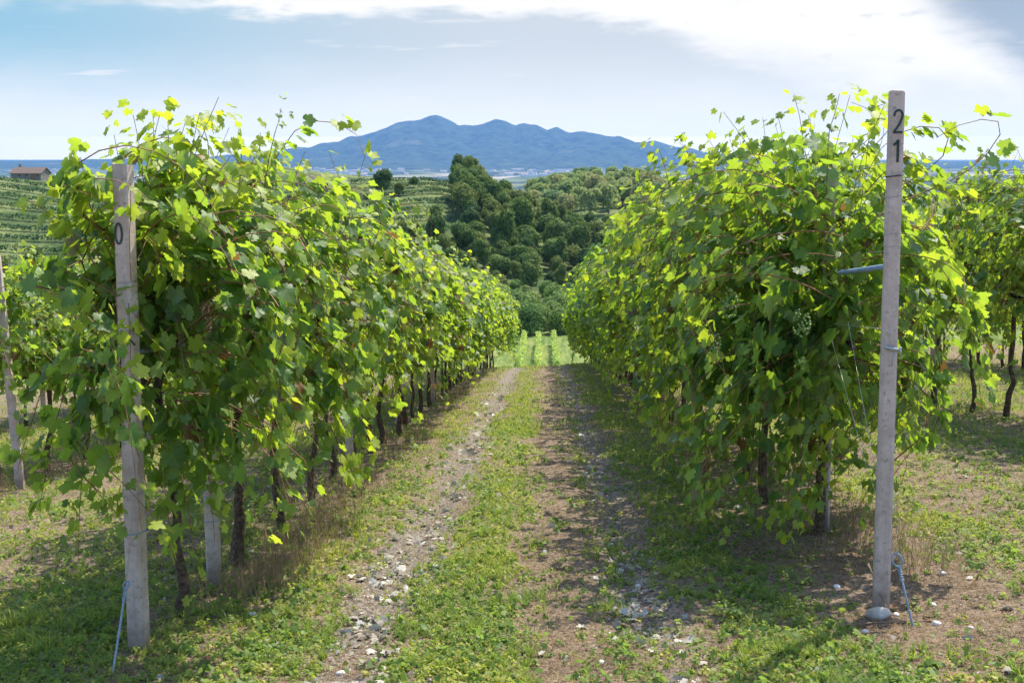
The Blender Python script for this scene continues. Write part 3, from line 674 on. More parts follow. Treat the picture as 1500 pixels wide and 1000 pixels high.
def make_post(x, y, zb, ztop, wd, label, rz=0, lean=(0, 0), seed=0, me=None):
    o = link('concrete_post', me or post_mesh(wd, ztop - zb, seed=seed)); o.location = (x, y, zb)
    o.rotation_euler = (lean[1], lean[0], rz); return tag(o, label, 'post', G_POST)
zl = float(H(-2.09, 6.18))
pL = make_post(-2.09, 6.18, zl, -.05, .092, 'concrete end post of the left row bearing the numeral 0', rad(-14), (.012, 0), 1)
numeral(pL, '0', -.008, -.0455, -.43 - zl, .100, 1.35, .009)
for z in (-.80, -.86, -.62): ring_wire(pL, 'wire_wrap', z - zl, .092, .0014, M_WIRE, .1, .92)
ring_wire(pL, 'wire_wrap', -1.70 - zl, .092, .002, M_WIRE, .2, .97)
ring_wire(pL, 'blue_tie', -1.90 - zl, .092, .0028, M_TIE, .15, .98)
b = MB(); b.tube([(.06, -.04, -.93 - zl), (.03, -.055, -.885 - zl), (-.005, -.056, -.89 - zl), (-.012, -.055, -.95 - zl), (-.02, -.056, -1.10 - zl), (-.024, -.058, -1.30 - zl), (-.030, -.058, -1.45 - zl)], .0042, 6)
link('black_tube', b.mesh('black_tube', M_BLACK, smooth=True), pL)
zr = float(H(1.73, 6.26))
pR = make_post(1.73, 6.26, zr, .31, .080, 'tall pinkish concrete end post of the right row bearing the numerals 2 and 1', rad(-6), (-.012, 0), 2)
numeral(pR, '2', .004, -.0372, .105 - zr, .108, .80, .0105)
numeral(pR, '1', .002, -.0376, -.035 - zr, .108, .95, .012)
for z, r_ in ((-.10, .0028), (-.20, .0012), (-.38, .0013), (-.44, .0012)): ring_wire(pR, 'wire_wrap', z - zr, .080, r_, M_BLACK if r_ > .002 else M_WIRE, .12, .93)
b = MB(); b.tube([(-.03, -.05, -.935 - zr), (.0, -.052, -.945 - zr), (.05, -.055, -.955 - zr)], .009, 8); b.tube([(.018, -.062, -.965 - zr), (.004, -.068, -1.03 - zr)], .003, 6)
b.tube([(.045, -.06, -.935 - zr), (.048, -.062, -.985 - zr)], .006, 6)
link('wire_tensioner', b.mesh('wire_tensioner', M_WIRE, smooth=True), pR)
POSTY = {'L1': [7.59, 12.85, 17.6, 22.6, 27.4, 32.3, 37.2, 42], 'R1': [8.30, 14.25, 19.2, 24.1, 29, 34, 39], 'L2': [12.54, 17.5, 22.4, 27.4, 32.3],
         'R2': [12.6, 17.9, 22.8, 27.8, 32.7], 'L3': [18.2, 23.1, 28], 'R3': [20.2, 25.2, 30.1]}
pm = [post_mesh(.082, 2.42, seed=10 + k) for k in range(3)]
for rn, yy in POSTY.items():
    rx_, where = ROWS[rn][0], ROWS[rn][3]
    for k, y in enumerate(yy):
        x = rx_ + (.02 if rn != 'L2' else .12) * (1 if k % 2 else -1)
        if (rn, k) == ('L2', 0): x = -5.40
        if (rn, k) == ('R1', 0): x = 1.885
        z = float(H(x, y))
        nth = ORD[k + 1] if rn in ('L1', 'R1') else ORD[k]
        p = make_post(x, y, z, 0, .08, 'grey concrete post, %s from the near end of %s' % (nth, where), rad(rr_.uniform(-12, 12)), (rr_.uniform(-.02, .02), rr_.uniform(-.015, .015)), me=pm[k % 3])
        if (rn, k) == ('L2', 0): p.rotation_euler = (0, -.045, 0)
        if rn in ('L1', 'L2') and k < 3:
            for hz in (.42, .58)[:2 if k == 0 else 1]: ring_wire(p, 'blue_tie', hz, .082, .0026, M_TIE, .1, .985)

# trellis wires
for rn in ('L1', 'R1', 'L2', 'R2'):
    rx_, y0, y1, where = ROWS[rn]
    ya = {'L1': 6.18, 'R1': 6.26, 'L2': 12.54, 'R2': 12.6}[rn]
    for k, (hh, nm) in enumerate(((1.45, 'lowest'), (1.85, 'middle'), (2.3, 'topmost'))):
        yy = np.linspace(ya, 40, 60); xx = np.full(60, rx_) + .05 * (1 if k % 2 else -1); xx[0] = rx_
        zz = H0(xx, yy) + hh; b = MB(); b.tube(np.c_[xx, yy, zz], .0016, 4)
        tag(link('trellis_wire', b.mesh('trellis_wire', M_WIRE, smooth=True)), 'thin steel trellis wire, %s one strung along %s' % (nm, where), 'wire', 'trellis wires strung along the rows')

# anchor rods and stay wires
def rod_mesh(base, top, loop_r, r=.0056):
    base = np.array(base); top = np.array(top); d = (top - base) / np.linalg.norm(top - base)
    side = np.cross(d, [0, 1, 0]); side /= np.linalg.norm(side)
    b = MB(); b.tube([base - d * .15, base, (base + top) / 2, top], r, 8)
    th = np.linspace(-.3, 2 * np.pi - .9, 20)
    c = top + d * loop_r * 1.25
    pts = [top - d * .05 + side * .006] + [c - d * math.cos(t_) * loop_r * 1.3 + side * math.sin(t_) * loop_r for t_ in th] + [top - d * .015, top - d * .06 - side * .004]
    b.tube(pts, r * .95, 8); 
    hel = [top - d * (.012 * k_ / 4) + side * .0085 * math.cos(k_ * 1.57) + np.array([0, -1, 0]) * .0085 * math.sin(k_ * 1.57) for k_ in range(26)]
    b.tube(hel, .0035, 6)
    return b.mesh('anchor_rod', M_STEEL, smooth=True), c
me, cR = rod_mesh((1.80, 5.93, float(H(1.80, 5.93)) - .0), (1.742, 6.02, -1.995), .024)
tag(link('anchor_rod', me), 'blue steel anchor rod with an eye loop beside the right end post', 'anchor rod', 'ground anchors of the end posts')
me, cL = rod_mesh((-2.06, 5.70, float(H(-2.06, 5.70))), (-2.10, 6.05, -2.15), .014)
tag(link('anchor_rod', me), 'blue steel anchor rod slanting down in front of the post marked 0', 'anchor rod', 'ground anchors of the end posts')
def stay(pts, label, r=.0010):
    b = MB(); b.tube(pts, r, 5); tag(link('stay_wire', b.mesh('stay_wire', M_WIRE, smooth=True)), label, 'wire', 'stay wires tied to the ground anchors')
stay([cR, (1.66, 6.45, -1.55), (1.60, 7.0, -1.02)], 'thin pale stay wire from the right anchor loop up into the leaves, leftmost')
stay([cR + np.array([.004, 0, .004]), (1.685, 6.4, -1.5), (1.66, 6.9, -.9)], 'thin pale stay wire from the right anchor loop, middle of three')
stay([cR + np.array([.010, 0, .002]), (1.742, 6.15, -1.7), (1.735, 6.2, -1.4)], 'short stay wire close against the right end post above the anchor loop')
stay([cL, (-2.06, 6.12, -1.7), (-2.03, 6.14, -1.25)], 'thin stay wire running up the front of the post marked 0')
# blue grey spreader pipe and pipe in the left row
b = MB(); b.tube([(1.585, 6.80, -.625), (1.76, 6.36, -.545)], .014, 10)
tag(link('spreader_pipe', b.mesh('spreader_pipe', M_PIPE, smooth=True)), 'blue grey pipe sticking out of the leaves to the right end post', 'pipe', 'spreader pipes in the vines')
b = MB(); b.tube([(-2.06, 6.26, -.985), (-1.98, 6.4, -.985), (-1.93, 6.62, -1.0)], .013, 10)
tag(link('spreader_pipe', b.mesh('spreader_pipe', M_PIPE, smooth=True)), 'grey pipe running into the leaves from behind the post marked 0', 'pipe', 'spreader pipes in the vines')

# ------------------------------------------------------------------ stones, twigs
def stone_mesh(seed, sx, sy, sz, mat):
    rng = np.random.default_rng(seed); bm = bmesh.new(); bmesh.ops.create_icosphere(bm, subdivisions=3, radius=1)
    o = rng.random(3) * 20
    for v_ in bm.verts:
        c = v_.co; n = vnoise(c.x * 1.3 + o[0], c.y * 1.3 + c.z * 1.1 + o[1], 3) - .5
        n2_ = vnoise(c.x * 4 + o[0], c.y * 4 + c.z * 3 + o[2], 4) - .5
        v_.co = Vector((c.x * sx, c.y * sy, c.z * sz)) * (1 + .45 * float(n) + .10 * float(n2_))
    for f in bm.faces: f.smooth = True
    me = bpy.data.meshes.new('stone'); bm.to_mesh(me); bm.free(); me.materials.append(mat); return me
o = link('stone', stone_mesh(3, .058, .040, .036, M_STONE2)); o.location = (1.685, 6.14, float(H(1.685, 6.14)) + .020)
tag(o, 'largest rounded tan stone lying against the foot of the right end post', 'stone', 'stones lying on the ground')
sm = [stone_mesh(20 + k, .024, .020, .014, M_STONE) for k in range(4)]
SPOT = [(1.93, 5.98, 1.0, 'white stone just right of the anchor rod foot at the right end post'), (1.56, 5.90, .8, 'white pebble in front of the large tan stone'),
        (2.02, 6.35, .9, 'white stone on bare earth to the right of the right end post'), (1.62, 6.75, .9, 'pale stone on bare earth left of the right end post'),
        (1.80, 6.22, .8, 'pale pebble between the right end post and its anchor rod'), (2.05, 5.85, .6, 'small white pebble in front of the anchor rod on the right'),
        (.27, 5.55, .8, 'white pebble in the grass between the two wheel tracks'), (2.25, 6.9, .7, 'grey stone on bare earth behind and right of the right end post'),
        (-1.62, 6.7, .9, 'pale stone in the grass right of the post marked 0'), (-1.35, 6.1, .6, 'bluish pebble in the grass between left post and wheel track'),
        (-.95, 5.6, 1.0, 'white stone lying nearest in the left wheel track'), (-.70, 7.8, 1.0, 'white stone among the litter midway up the left wheel track'),
        (.55, 7.1, .9, 'pale stone in the right wheel track'), (.46, 8.3, .8, 'pale stone farther up the right wheel track')]
for k, (x, y, s, lab) in enumerate(SPOT):
    o = link('stone', sm[k % 4]); o.location = (x, y, float(H(x, y)) + .006 * s); o.scale = (s, s, s); o.rotation_euler = (0, 0, k * 1.3)
    tag(o, lab, 'stone', 'stones lying on the ground')
TW = [((1.55, 6.0), (1.95, 6.05), .008, 'long dark twig lying across the foot of the right anchor rod'), ((1.68, 6.35), (1.74, 6.12), .22, 'thin dead stalk leaning against the base of the right end post'),
      ((1.28, 7.6), (1.45, 7.9), .02, 'short twig on dark earth beneath the first vine of the right row')]
for (a0, b0, up, lab) in TW:
    n = 8; xx = np.linspace(a0[0], b0[0], n); yy = np.linspace(a0[1], b0[1], n); zz = H(xx, yy) + .006 + up * (1 - np.linspace(0, 1, n)) + np.abs(RNG.normal(0, .006, n))
    b = MB(); b.tube(np.c_[xx, yy, zz], np.linspace(.006, .003, n), 6, rough=.2, rng=RNG)
    tag(link('twig', b.mesh('twig', M_TWIG, smooth=True)), lab, 'twig', 'dead twigs on the ground')

# ------------------------------------------------------------------ ground cover
def sample_ground(n, ylo, yhi, pw, xspan):
    """points crowded towards the camera"""
    r = RNG.random(n); y = (ylo ** (1 - pw) + r * (yhi ** (1 - pw) - ylo ** (1 - pw))) ** (1 / (1 - pw))
    x = RNG.uniform(-1, 1, n) * (xspan * y + .4) - .026 * y
    return x, y
def blades(name, n, ylo, yhi, pw, maskf, hfun, wfun, mat, agef, leanmax=.6, clump=0.0):
    x, y = sample_ground(n, ylo, yhi, pw, .45)
    k = RNG.random(n) < maskf(x, y); x, y = x[k], y[k]; n = len(x)
    if clump:      # gather blades into tufts
        gx_ = np.round(x / .09) * .09 + (vnoise(np.round(x / .09), np.round(y / .09), 5) - .5) * .09; gy_ = np.round(y / .09) * .09 + (vnoise(np.round(x / .09), np.round(y / .09), 6) - .5) * .09
        x = x + (gx_ - x) * clump; y = y + (gy_ - y) * clump
    z = H(x, y) - .004
    h = hfun(x, y) * RNG.uniform(.5, 1.35, n); wd = wfun(x, y) * RNG.uniform(.7, 1.3, n)
    a = RNG.uniform(0, 2 * np.pi, n); ln = RNG.uniform(.05, leanmax, n) * h
    dx, dy = np.cos(a), np.sin(a); b_ = RNG.uniform(0, 2 * np.pi, n); sx, sy = np.cos(b_) * wd / 2, np.sin(b_) * wd / 2
    P0 = np.c_[x, y, z]; P1 = P0 + np.c_[dx * ln * .4, dy * ln * .4, h * .6]; P2 = P0 + np.c_[dx * ln * 1.2, dy * ln * 1.2, h]
    Sd = np.c_[sx, sy, np.zeros(n)]
    V = np.stack([P0 - Sd, P0 + Sd, P1 + Sd * .8, P1 - Sd * .8, P2], 1).reshape(-1, 3)
    bs = (np.arange(n) * 5)[:, None]
    F4 = bs + np.array([[0, 1, 2, 3]]); F3 = bs + np.array([[3, 2, 4]])
    ag = np.clip(agef(x, y) + RNG.normal(0, .2, n), 0, 1)
    return mk_mesh(name, V, [F4, F3], mat, attrs={'rnd': np.repeat(RNG.random(n), 5), 'age': np.repeat(ag, 5)})
def broad(name, n, ylo, yhi, pw, maskf, size, mat, agef, hgt=.03, ringp=RING_LO, up=1.0, tilt=.5, curl=.2):
    x, y = sample_ground(n, ylo, yhi, pw, .45)
    k = RNG.random(n) < maskf(x, y); x, y = x[k], y[k]; n = len(x)
    P = np.c_[x, y, H(x, y) + RNG.random(n) ** 1.5 * hgt]
    N = RNG.normal(0, tilt, (n, 3)) + [0, 0, up]; T = RNG.normal(0, 1, (n, 3))
    return leaf_mesh(name, P, N, T, size(x, y) * RNG.uniform(.6, 1.4, n), ringp, mat, RNG, age=np.clip(agef(x, y) + RNG.normal(0, .2, n), 0, 1), curl=curl)
grow_ = lambda x, y: 1 + np.maximum(y - 9, 0) * .085
under = lambda x, y: np.maximum.reduce([np.exp(-((x - c) / .45) ** 2) for c in (-2.0, 1.8, -5.7, 5.5, -9.4, 9.3)])
tuft = lambda x, y: sstep(fbm(x * 5.5, y * 5.5, 2, 91), .42, .68)
agef = lambda x, y: .38 + .5 * fbm(x * .8, y * .6, 2, 14)
GK = dict(kind='stuff')
tag(link('grass', blades('grass', 330000, 4.7, 17, 1.55, lambda x, y: np.clip(green(x, y) ** 1.2 * (.05 + 1.0 * tuft(x, y)) + .02, 0, 1), lambda x, y: (.018 + .036 * tuft(x, y) * fbm(x * 1.2, y, 2, 4) * 2 + .09 * np.exp(-((x - 2.35) / .35) ** 2 - ((y - 5.25) / .3) ** 2) + .05 * np.exp(-((x + 2.9) / .5) ** 2 - ((y - 6.4) / .8) ** 2)), lambda x, y: .0040 * grow_(x, y), M_GRASS, agef, 1.2, .72)), 'low green grass and weeds growing between the vine rows', 'grass', **GK)
tag(link('far_grass', blades('far_grass', 120000, 16, 52, 1.5, lambda x, y: np.clip(green(x, y) * 1.1, 0, 1), lambda x, y: .06 + 0 * x, lambda x, y: .0085 * grow_(x, y) * .7, M_GRASS, agef, .8)), 'green grass farther up the track before it drops away', 'grass', **GK)
tag(link('clover', broad('clover', 90000, 4.7, 15, 1.55, lambda x, y: np.clip(green(x, y) ** 1.4 * (.2 + 1.1 * sstep(fbm(x * 4, y * 4, 3, 15), .42, .6)), 0, 1), lambda x, y: .0095 * grow_(x, y), M_GRASS, lambda x, y: .15 + .3 * fbm(x * .8, y * .6, 2, 14), .04)), 'small round clover and weed leaves carpeting the green strips', 'ground cover', **GK)
tag(link('broadleaf_weeds', broad('broadleaf_weeds', 16000, 4.7, 20, 1.4, lambda x, y: np.clip(green(x, y) ** 1.3 * sstep(fbm(x * 2.2, y * 2.2, 2, 19), .5, .72) + .05, 0, 1), lambda x, y: .022 * grow_(x, y), M_GRASS, lambda x, y: .1 + 0 * x, .07, RING_MID)), 'broad leaved weeds standing among the grass', 'ground cover', **GK)
def plants(name, n, ylo, yhi, pw, maskf, per, rad_, size, hgt, mat, agef_, ringp=RING_LO):
    x, y = sample_ground(n, ylo, yhi, pw, .45); k = RNG.random(n) < maskf(x, y); x, y = x[k], y[k]; n = len(x)
    sc = RNG.uniform(.5, 1.5, n) * grow_(x, y); m = per; a = RNG.uniform(0, 6.28, (n, m)); q = RNG.random((n, m)) ** .6
    px_ = x[:, None] + np.cos(a) * q * rad_ * sc[:, None]; py_ = y[:, None] + np.sin(a) * q * rad_ * sc[:, None]
    hz_ = H(x, y)[:, None] + hgt * sc[:, None] * (1 - q * .8) * RNG.uniform(.4, 1.2, (n, m)) + .003
    P = np.stack([px_, py_, hz_], -1).reshape(-1, 3); out = np.stack([np.cos(a), np.sin(a), 0 * a], -1).reshape(-1, 3)
    N = out * .6 + RNG.normal(0, .35, (n * m, 3)) + [0, 0, .9]; T = out + RNG.normal(0, .4, (n * m, 3))
    sz = (size * sc[:, None] ** .5 * RNG.uniform(.6, 1.3, (n, m))).ravel(); ag = np.clip(agef_(x, y) + RNG.normal(0, .22, n), 0, 1)
    return leaf_mesh(name, P, N, T, sz, ringp, mat, RNG, age=np.repeat(ag, m), rnd=np.repeat(RNG.random(n), m) * .6 + RNG.random(n * m) * .4, curl=.5)
tag(link('low_weeds', plants('low_weeds', 27000, 4.7, 24, 1.5, lambda x, y: np.clip(green(x, y) ** 1.7 * 1.05 + .045, 0, 1), 12, .024, .0115, .036, M_GRASS, agef)), 'separate low weed plants dotted over the ground', 'ground cover', **GK)
tag(link('leafy_weeds', plants('leafy_weeds', 2600, 4.7, 24, 1.4, lambda x, y: np.clip(green(x, y) * 1.0 + .04, 0, 1), 9, .05, .030, .05, M_GRASS, lambda x, y: .12 + 0 * x, np.array([(1, 0), (.45, .34), (-.4, .2), (-.4, -.2), (.45, -.34)]))), 'larger leafy weeds standing here and there', 'ground cover', **GK)
drym = lambda x, y: np.clip(1.05 - green(x, y) * .9, .1, 1)
tag(link('dead_grass', blades('dead_grass', 170000, 4.7, 30, 1.6, lambda x, y: drym(x, y) * .9, lambda x, y: .016 + .014 * tuft(x + 5, y), lambda x, y: .0032 * grow_(x, y), M_DRY, lambda x, y: .5 + 0 * x, 3.0)), 'mown dead grass lying on the brown strips', 'dead grass', **GK)
tag(link('tall_dead_weeds', blades('tall_dead_weeds', 110000, 6.8, 40, 1.3, lambda x, y: np.clip(np.exp(-((x + 1.72) / .22) ** 2) * sstep(fbm(y * .9, x, 2, 23), .35, .55) + .5 * np.exp(-((x - 2.1) / .25) ** 2) * sstep(fbm(y * .9, x, 2, 29), .5, .6) + .7 * np.exp(-((x + 5.5) / .25) ** 2), 0, 1), lambda x, y: .20 + 0 * x, lambda x, y: .0035 * grow_(x, y), M_DRY, lambda x, y: .2 + 0 * x, .7, .6)), 'reddish brown dead weeds standing under the vines', 'dead weeds', **GK)
tag(link('straw_litter', broad('straw_litter', 110000, 4.7, 22, 1.5, drym, lambda x, y: .010 * grow_(x, y), M_DRY, lambda x, y: .4 + 0 * x, .012, np.array([(1, 0), (.2, .18), (-.9, .1), (-.9, -.1), (.2, -.18)]), 1.0, .45)), 'brown chaff and straw scattered over the bare soil', 'litter', **GK)
tag(link('pale_leaf_litter', broad('pale_leaf_litter', 42000, 4.8, 26, 1.5, lambda x, y: np.clip(pale(x, y) ** 2.2 * 1.1 * sstep(fbm(x * 5, y * 5, 2, 8), .34, .56) + .010, 0, 1), lambda x, y: .033 * grow_(x, y), M_DEADLEAF, lambda x, y: .45 + 0 * x, .022, RING_MID, 1.0, .5, .6)), 'whitish dried vine leaves lying crumpled in the wheel tracks', 'litter', **GK)
tag(link('pale_chaff', broad('pale_chaff', 150000, 4.8, 30, 1.5, lambda x, y: np.clip(pale(x, y) ** 1.3 * sstep(fbm(x * 3.3, y * 2.2, 3, 66), .38, .6), 0, 1), lambda x, y: .010 * grow_(x, y), M_DEADLEAF, lambda x, y: .4 + 0 * x, .015, np.array([(1, 0), (.2, .22), (-.9, .12), (-.9, -.1), (.2, -.2)]), 1.0, .6)), 'grey dry chaff filling the two wheel ruts', 'litter', **GK)
tag(link('brown_leaf_litter', broad('brown_leaf_litter', 1500, 4.8, 20, 1.5, lambda x, y: np.clip(under(x, y), .08, 1), lambda x, y: .030 * grow_(x, y), M_DRY, lambda x, y: .15 + 0 * x, .02, RING_MID, 1.0, .4, .8)), 'brown fallen vine leaves under the rows', 'litter', **GK)
tag(link('gravel', broad('gravel', 9000, 4.8, 20, 1.5, lambda x, y: np.clip(pale(x, y) + .12 + .6 * np.exp(-((x - 2.2) / .6) ** 2 - ((y - 6.4) / .8) ** 2), 0, 1) * .6, lambda x, y: .0065 * grow_(x, y), M_STONE, lambda x, y: .5 + 0 * x, .006, RING_LO, 1.0, .5)), 'fine pale gravel chips on the bare soil', 'gravel', **GK)

# ------------------------------------------------------------------ trees and shrubs far off
def crown_mesh(seed, h, r, mat, n=6500, leaf=.24, base=.18, lobes=13, column=1.0):
    rng = np.random.default_rng(seed)
    L = []
    for k in range(lobes):
        zc = rng.uniform(base + .18, .86); rad_ = r * (1 - .55 * abs(zc - .5) * 1.6) * .62
        a = rng.uniform(0, 6.28); L.append((math.cos(a) * rad_ * rng.uniform(.25, 1), math.sin(a) * rad_ * rng.uniform(.25, 1), zc * h, r * rng.uniform(.30, .52)))
    L.append((0, 0, h * .72, r * .5)); L = np.array(L)
    idx = rng.choice(len(L), n, p=L[:, 3] ** 2 / (L[:, 3] ** 2).sum())
    d = rng.normal(0, 1, (n, 3)); d[:, 2] = np.abs(d[:, 2]) * np.where(rng.random(n) < .72, 1, -1); d /= np.linalg.norm(d, axis=1)[:, None]
    sc = rng.uniform(.55, 1.08, n) ** .6
    bump = 1 + .55 * (vnoise(d[:, 0] * 5 + idx * 3, d[:, 1] * 5 + d[:, 2] * 6, seed) - .5)
    P = L[idx, :3] + d * (L[idx, 3] * sc * bump)[:, None] * np.array([1, 1, .92 * column])
    N = d + rng.normal(0, .5, (n, 3)); T = rng.normal(0, 1, (n, 3))
    clump = vnoise(P[:, 0] * 1.1 + 9, P[:, 1] * 1.1 + P[:, 2] * .9, seed + 3)
    return leaf_mesh('crown', P, N, T, leaf * rng.uniform(.6, 1.4, n), RING_LO, mat, rng, rnd=np.clip(clump * .8 + rng.random(n) * .3, 0, 1))
def trunk_mesh(seed, h, r, base=.18):
    rng = np.random.default_rng(seed); b = MB()
    z = np.linspace(-.4, h * .7, 7); b.tube(np.c_[rng.normal(0, .06, 7).cumsum(), rng.normal(0, .06, 7).cumsum(), z], np.linspace(.026, .010, 7) * h, 7)
    for k in range(6):
        a = rng.uniform(0, 6.28); z0 = h * rng.uniform(base, .5); l = r * rng.uniform(.5, .8)
        b.tube([(0, 0, z0), (math.cos(a) * l * .5, math.sin(a) * l * .5, z0 + l * .5), (math.cos(a) * l, math.sin(a) * l, z0 + l * .85)], [.010 * h, .007 * h, .003 * h], 5)
    return b.mesh('trunk', M_TBARK, smooth=True)
def protos(seed, count, h, r, mat, **k): return [(crown_mesh(seed + i, h, r, mat, **k), trunk_mesh(seed + i, h, r)) for i in range(count)]
T_WOOD = protos(300, 5, 9.0, 3.7, M_TREE, leaf=.27) + protos(310, 3, 10.5, 3.0, M_TREE, column=1.25, lobes=16) + protos(330, 2, 7.0, 3.6, M_TREE, lobes=20, leaf=.30)
T_TALL = protos(320, 3, 10.5, 3.2, M_TREE, column=1.1)
T_PALE = protos(340, 4, 9.0, 4.2, M_TREE_SUNTINT, leaf=.34, n=4500)
T_SHRUB = protos(360, 4, 4.2, 2.8, M_SHRUB, n=5000, leaf=.17, base=.0)
def tree(name, pr, x, y, s, label, cat, group=None, sz=1.0):
    o = empty(name, (x, y, float(H(x, y)) - .2), label, cat, group, rr_.uniform(0, 6.28)); o.scale = (s, s, s * sz)
    link('crown', pr[0], o); link('trunk', pr[1], o); return o
def pick(l): return l[rr_.randrange(len(l))]
def poisson(x0, x1, y0, y1, dist, ok, tries=6000, seed=1):
    r = random.Random(seed); pts = []
    for _ in range(tries):
        x, y = r.uniform(x0, x1), r.uniform(y0, y1)
        if not ok(x, y): continue
        if all((x - a) ** 2 + (y - b_) ** 2 > dist * dist for a, b_ in pts): pts.append((x, y))
    return pts
def pxof(x, y): return 798 + F * x / y
def wood_ok(x, y):
    p = pxof(x, y)
    if p < 540 or p > 985: return False
    if y > 254 and p < 672: return False      # the terraced vines
    if y < 272 and p < 590: return False
    if y > 318 and p > 700: return False
    return True
for x, y in poisson(-60, 45, 214, 338, 4.2, wood_ok, 14000, 3):
    s = rr_.uniform(.52, 1.0) * (.78 if y < 245 else 1)
    tree('broadleaf_tree', pick(T_WOOD), x, y, s, 'dark green broadleaf tree in the wood covering the middle hill', 'tree', 'trees of the wood on the middle hill', rr_.uniform(.8, 1.12))
for x, y, s, lab in [(-37.5, 292, .92, 'lone dark round tree on the skyline left of the terraced vines'), (-33.6, 292, .50, 'small tree close beside the lone round skyline tree'), (-31, 300, .40, 'low bush on the skyline right of the lone round tree'),
                     (-19.5, 296, 1.12, 'tallest dark tree at the left end of the hilltop clump'), (-16.5, 288, 1.15, 'dark tree second from left in the hilltop clump'), (-13.0, 295, 1.08, 'dark tree in the middle of the hilltop clump'), (-9.6, 290, 1.0, 'dark tree towards the right of the hilltop clump'),
                     (-6.3, 296, .95, 'dark tree at the right end of the hilltop clump')]:
    tree('broadleaf_tree', pick(T_WOOD[:5]), x, y, s * .80, lab, 'tree', 'trees standing out on the hilltop')
tree('olive_tree', T_SHRUB[0], -34.5, 276, .95, 'grey green olive tree beside the terraced vines', 'tree')
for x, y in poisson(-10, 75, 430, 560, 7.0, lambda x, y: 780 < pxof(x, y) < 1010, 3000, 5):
    tree('broadleaf_tree', pick(T_PALE), x, y, rr_.uniform(.8, 1.15), 'pale tree tinted as if sunlit on the hill behind the dark wood', 'tree', 'sunlit trees on the farther hill')
for x, y in poisson(-14, 12, 168, 214, 3.4, lambda x, y: 690 < pxof(x, y) < 880 and not (197 < y < 205), 3000, 8):
    big_ = y > 205
    tree('shrub', pick(T_SHRUB), x, y, rr_.uniform(.75, 1.0) * (.7 if big_ else 1.0), 'bushy green shrub in the thicket below the dark wood', 'shrub', 'shrubs in the valley thicket')
for x, y in poisson(-125, -70, 190, 268, 6.5, lambda x, y: -40 < pxof(x, y) < 200 and (y < 222 or pxof(x, y) > 105), 3000, 9):
    tree('broadleaf_tree', pick(T_WOOD), x, y, rr_.uniform(.45, .8), 'dark tree at the foot of the left vineyard hill', 'tree', 'trees below the left vineyard hill')

# vine rows on the hills and in the lower field
def hedge_row(x0, y0, x1, y1, h, wd, mat, seed, dens=60, leaf=.13):
    rng = np.random.default_rng(seed); L = math.hypot(x1 - x0, y1 - y0); n = int(L * dens); q = rng.random(n)
    ux, uy = (x1 - x0) / L, (y1 - y0) / L; off = rng.normal(0, wd / 2.6, n)
    hh = h * (1 + .35 * (vnoise(q * L * .9, q * 0, seed) - .5))
    x = x0 + (x1 - x0) * q - uy * off; y = y0 + (y1 - y0) * q + ux * off
    cx, cy_ = (x0 + x1) / 2, (y0 + y1) / 2; cz = float(H(cx, cy_))
    z = H(x, y) + hh * (.25 + .75 * rng.random(n) ** .8)
    P = np.c_[x - cx, y - cy_, z - cz]
    me = leaf_mesh('foliage', P, rng.normal(0, .7, (n, 3)) + [0, 0, .6], rng.normal(0, 1, (n, 3)), leaf * rng.uniform(.7, 1.3, n), RING_LO, mat, rng)
    b = MB()
    for s_ in np.arange(0, L, 3.0):
        px_, py_ = x0 + ux * s_, y0 + uy * s_; b.tube([(px_ - cx, py_ - cy_, float(H(px_, py_)) - cz - .1), (px_ - cx, py_ - cy_, float(H(px_, py_)) - cz + h * .95)], .045, 5)
    return (cx, cy_, cz), me, b.mesh('posts', M_CONC)
def add_row(args, label, group, stakes=True):
    loc, me, pm_ = hedge_row(*args); o = empty('vine_row', loc, label, 'vine row', group); link('foliage', me, o)
    if stakes: link('stakes', pm_, o)
for k, (xa, lab) in enumerate(((-2.3, 'left'), (-.55, 'middle'), (1.35, 'right'))):
    add_row((xa - .1, 118, xa - .2, 158, 1.8, .34, M_LEAF_LOW, 700 + k, 150, .10), 'bright narrow vine row in the lower field, %s one of three' % lab, 'vine rows in the lower field', False)
for k in range(11):      # left hill, nearly level rows below the farmhouse
    yb = 302 - k * 8.0
    add_row((-165, yb + 3, -88 + (k > 8) * -8, yb - 3, 1.35, .7, M_HROW, 720 + k, 40, .22), 'dark green hillside vine row on the left hill, %s below the stone farmhouse' % ORD[k], 'vine rows on the left hill')
for k in range(7):       # terraces on the middle hill, rising to the right
    yb = 263 + k * 7.0
    add_row((-46, yb - 5, -20.5, yb + 7, 1.15, .7, M_HROW, 750 + k, 44, .20), 'terraced vine row on the middle hill, %s from the bottom' % ORD[k], 'terraced vine rows on the middle hill')

# ------------------------------------------------------------------ buildings
def mat_tiles():
    m, t, out = new_mat('old roof tiles'); tc = t.new('ShaderNodeTexCoord').outputs['Object']
    wv = t.new('ShaderNodeTexWave', {'Vector': tc, 'Scale': 2.2, 'Distortion': 1.0}, bands_direction='X').outputs[1]
    n = t.noise(tc, 2.5, 5, .65); c = t.mix(n, (.15, .11, .085), (.27, .20, .155)); c = t.mix(t.m('MULTIPLY', wv, .35), c, (.13, .09, .07))
    surf(t, out, c, .9, .2, wv, .8, .06); return m
M_TILE = mat_tiles()
M_RUBBLE = mat_simple('rubble stone wall', (.13, .12, .105), (.27, .25, .21), 2.6, .95, .15, .8, .05)
M_DOOR = mat_simple('weathered wood door', (.16, .09, .05), (.24, .14, .08), 5)
M_GLASSD = mat_simple('dark window', (.03, .035, .04), (.05, .055, .06), 3, .3, .5)
M_WHITE = mat_simple('pale render', (.60, .59, .56), (.78, .77, .74), .08, .9)
M_TERRA = mat_simple('terracotta roofs', (.34, .25, .20), (.45, .34, .27), .1, .9)
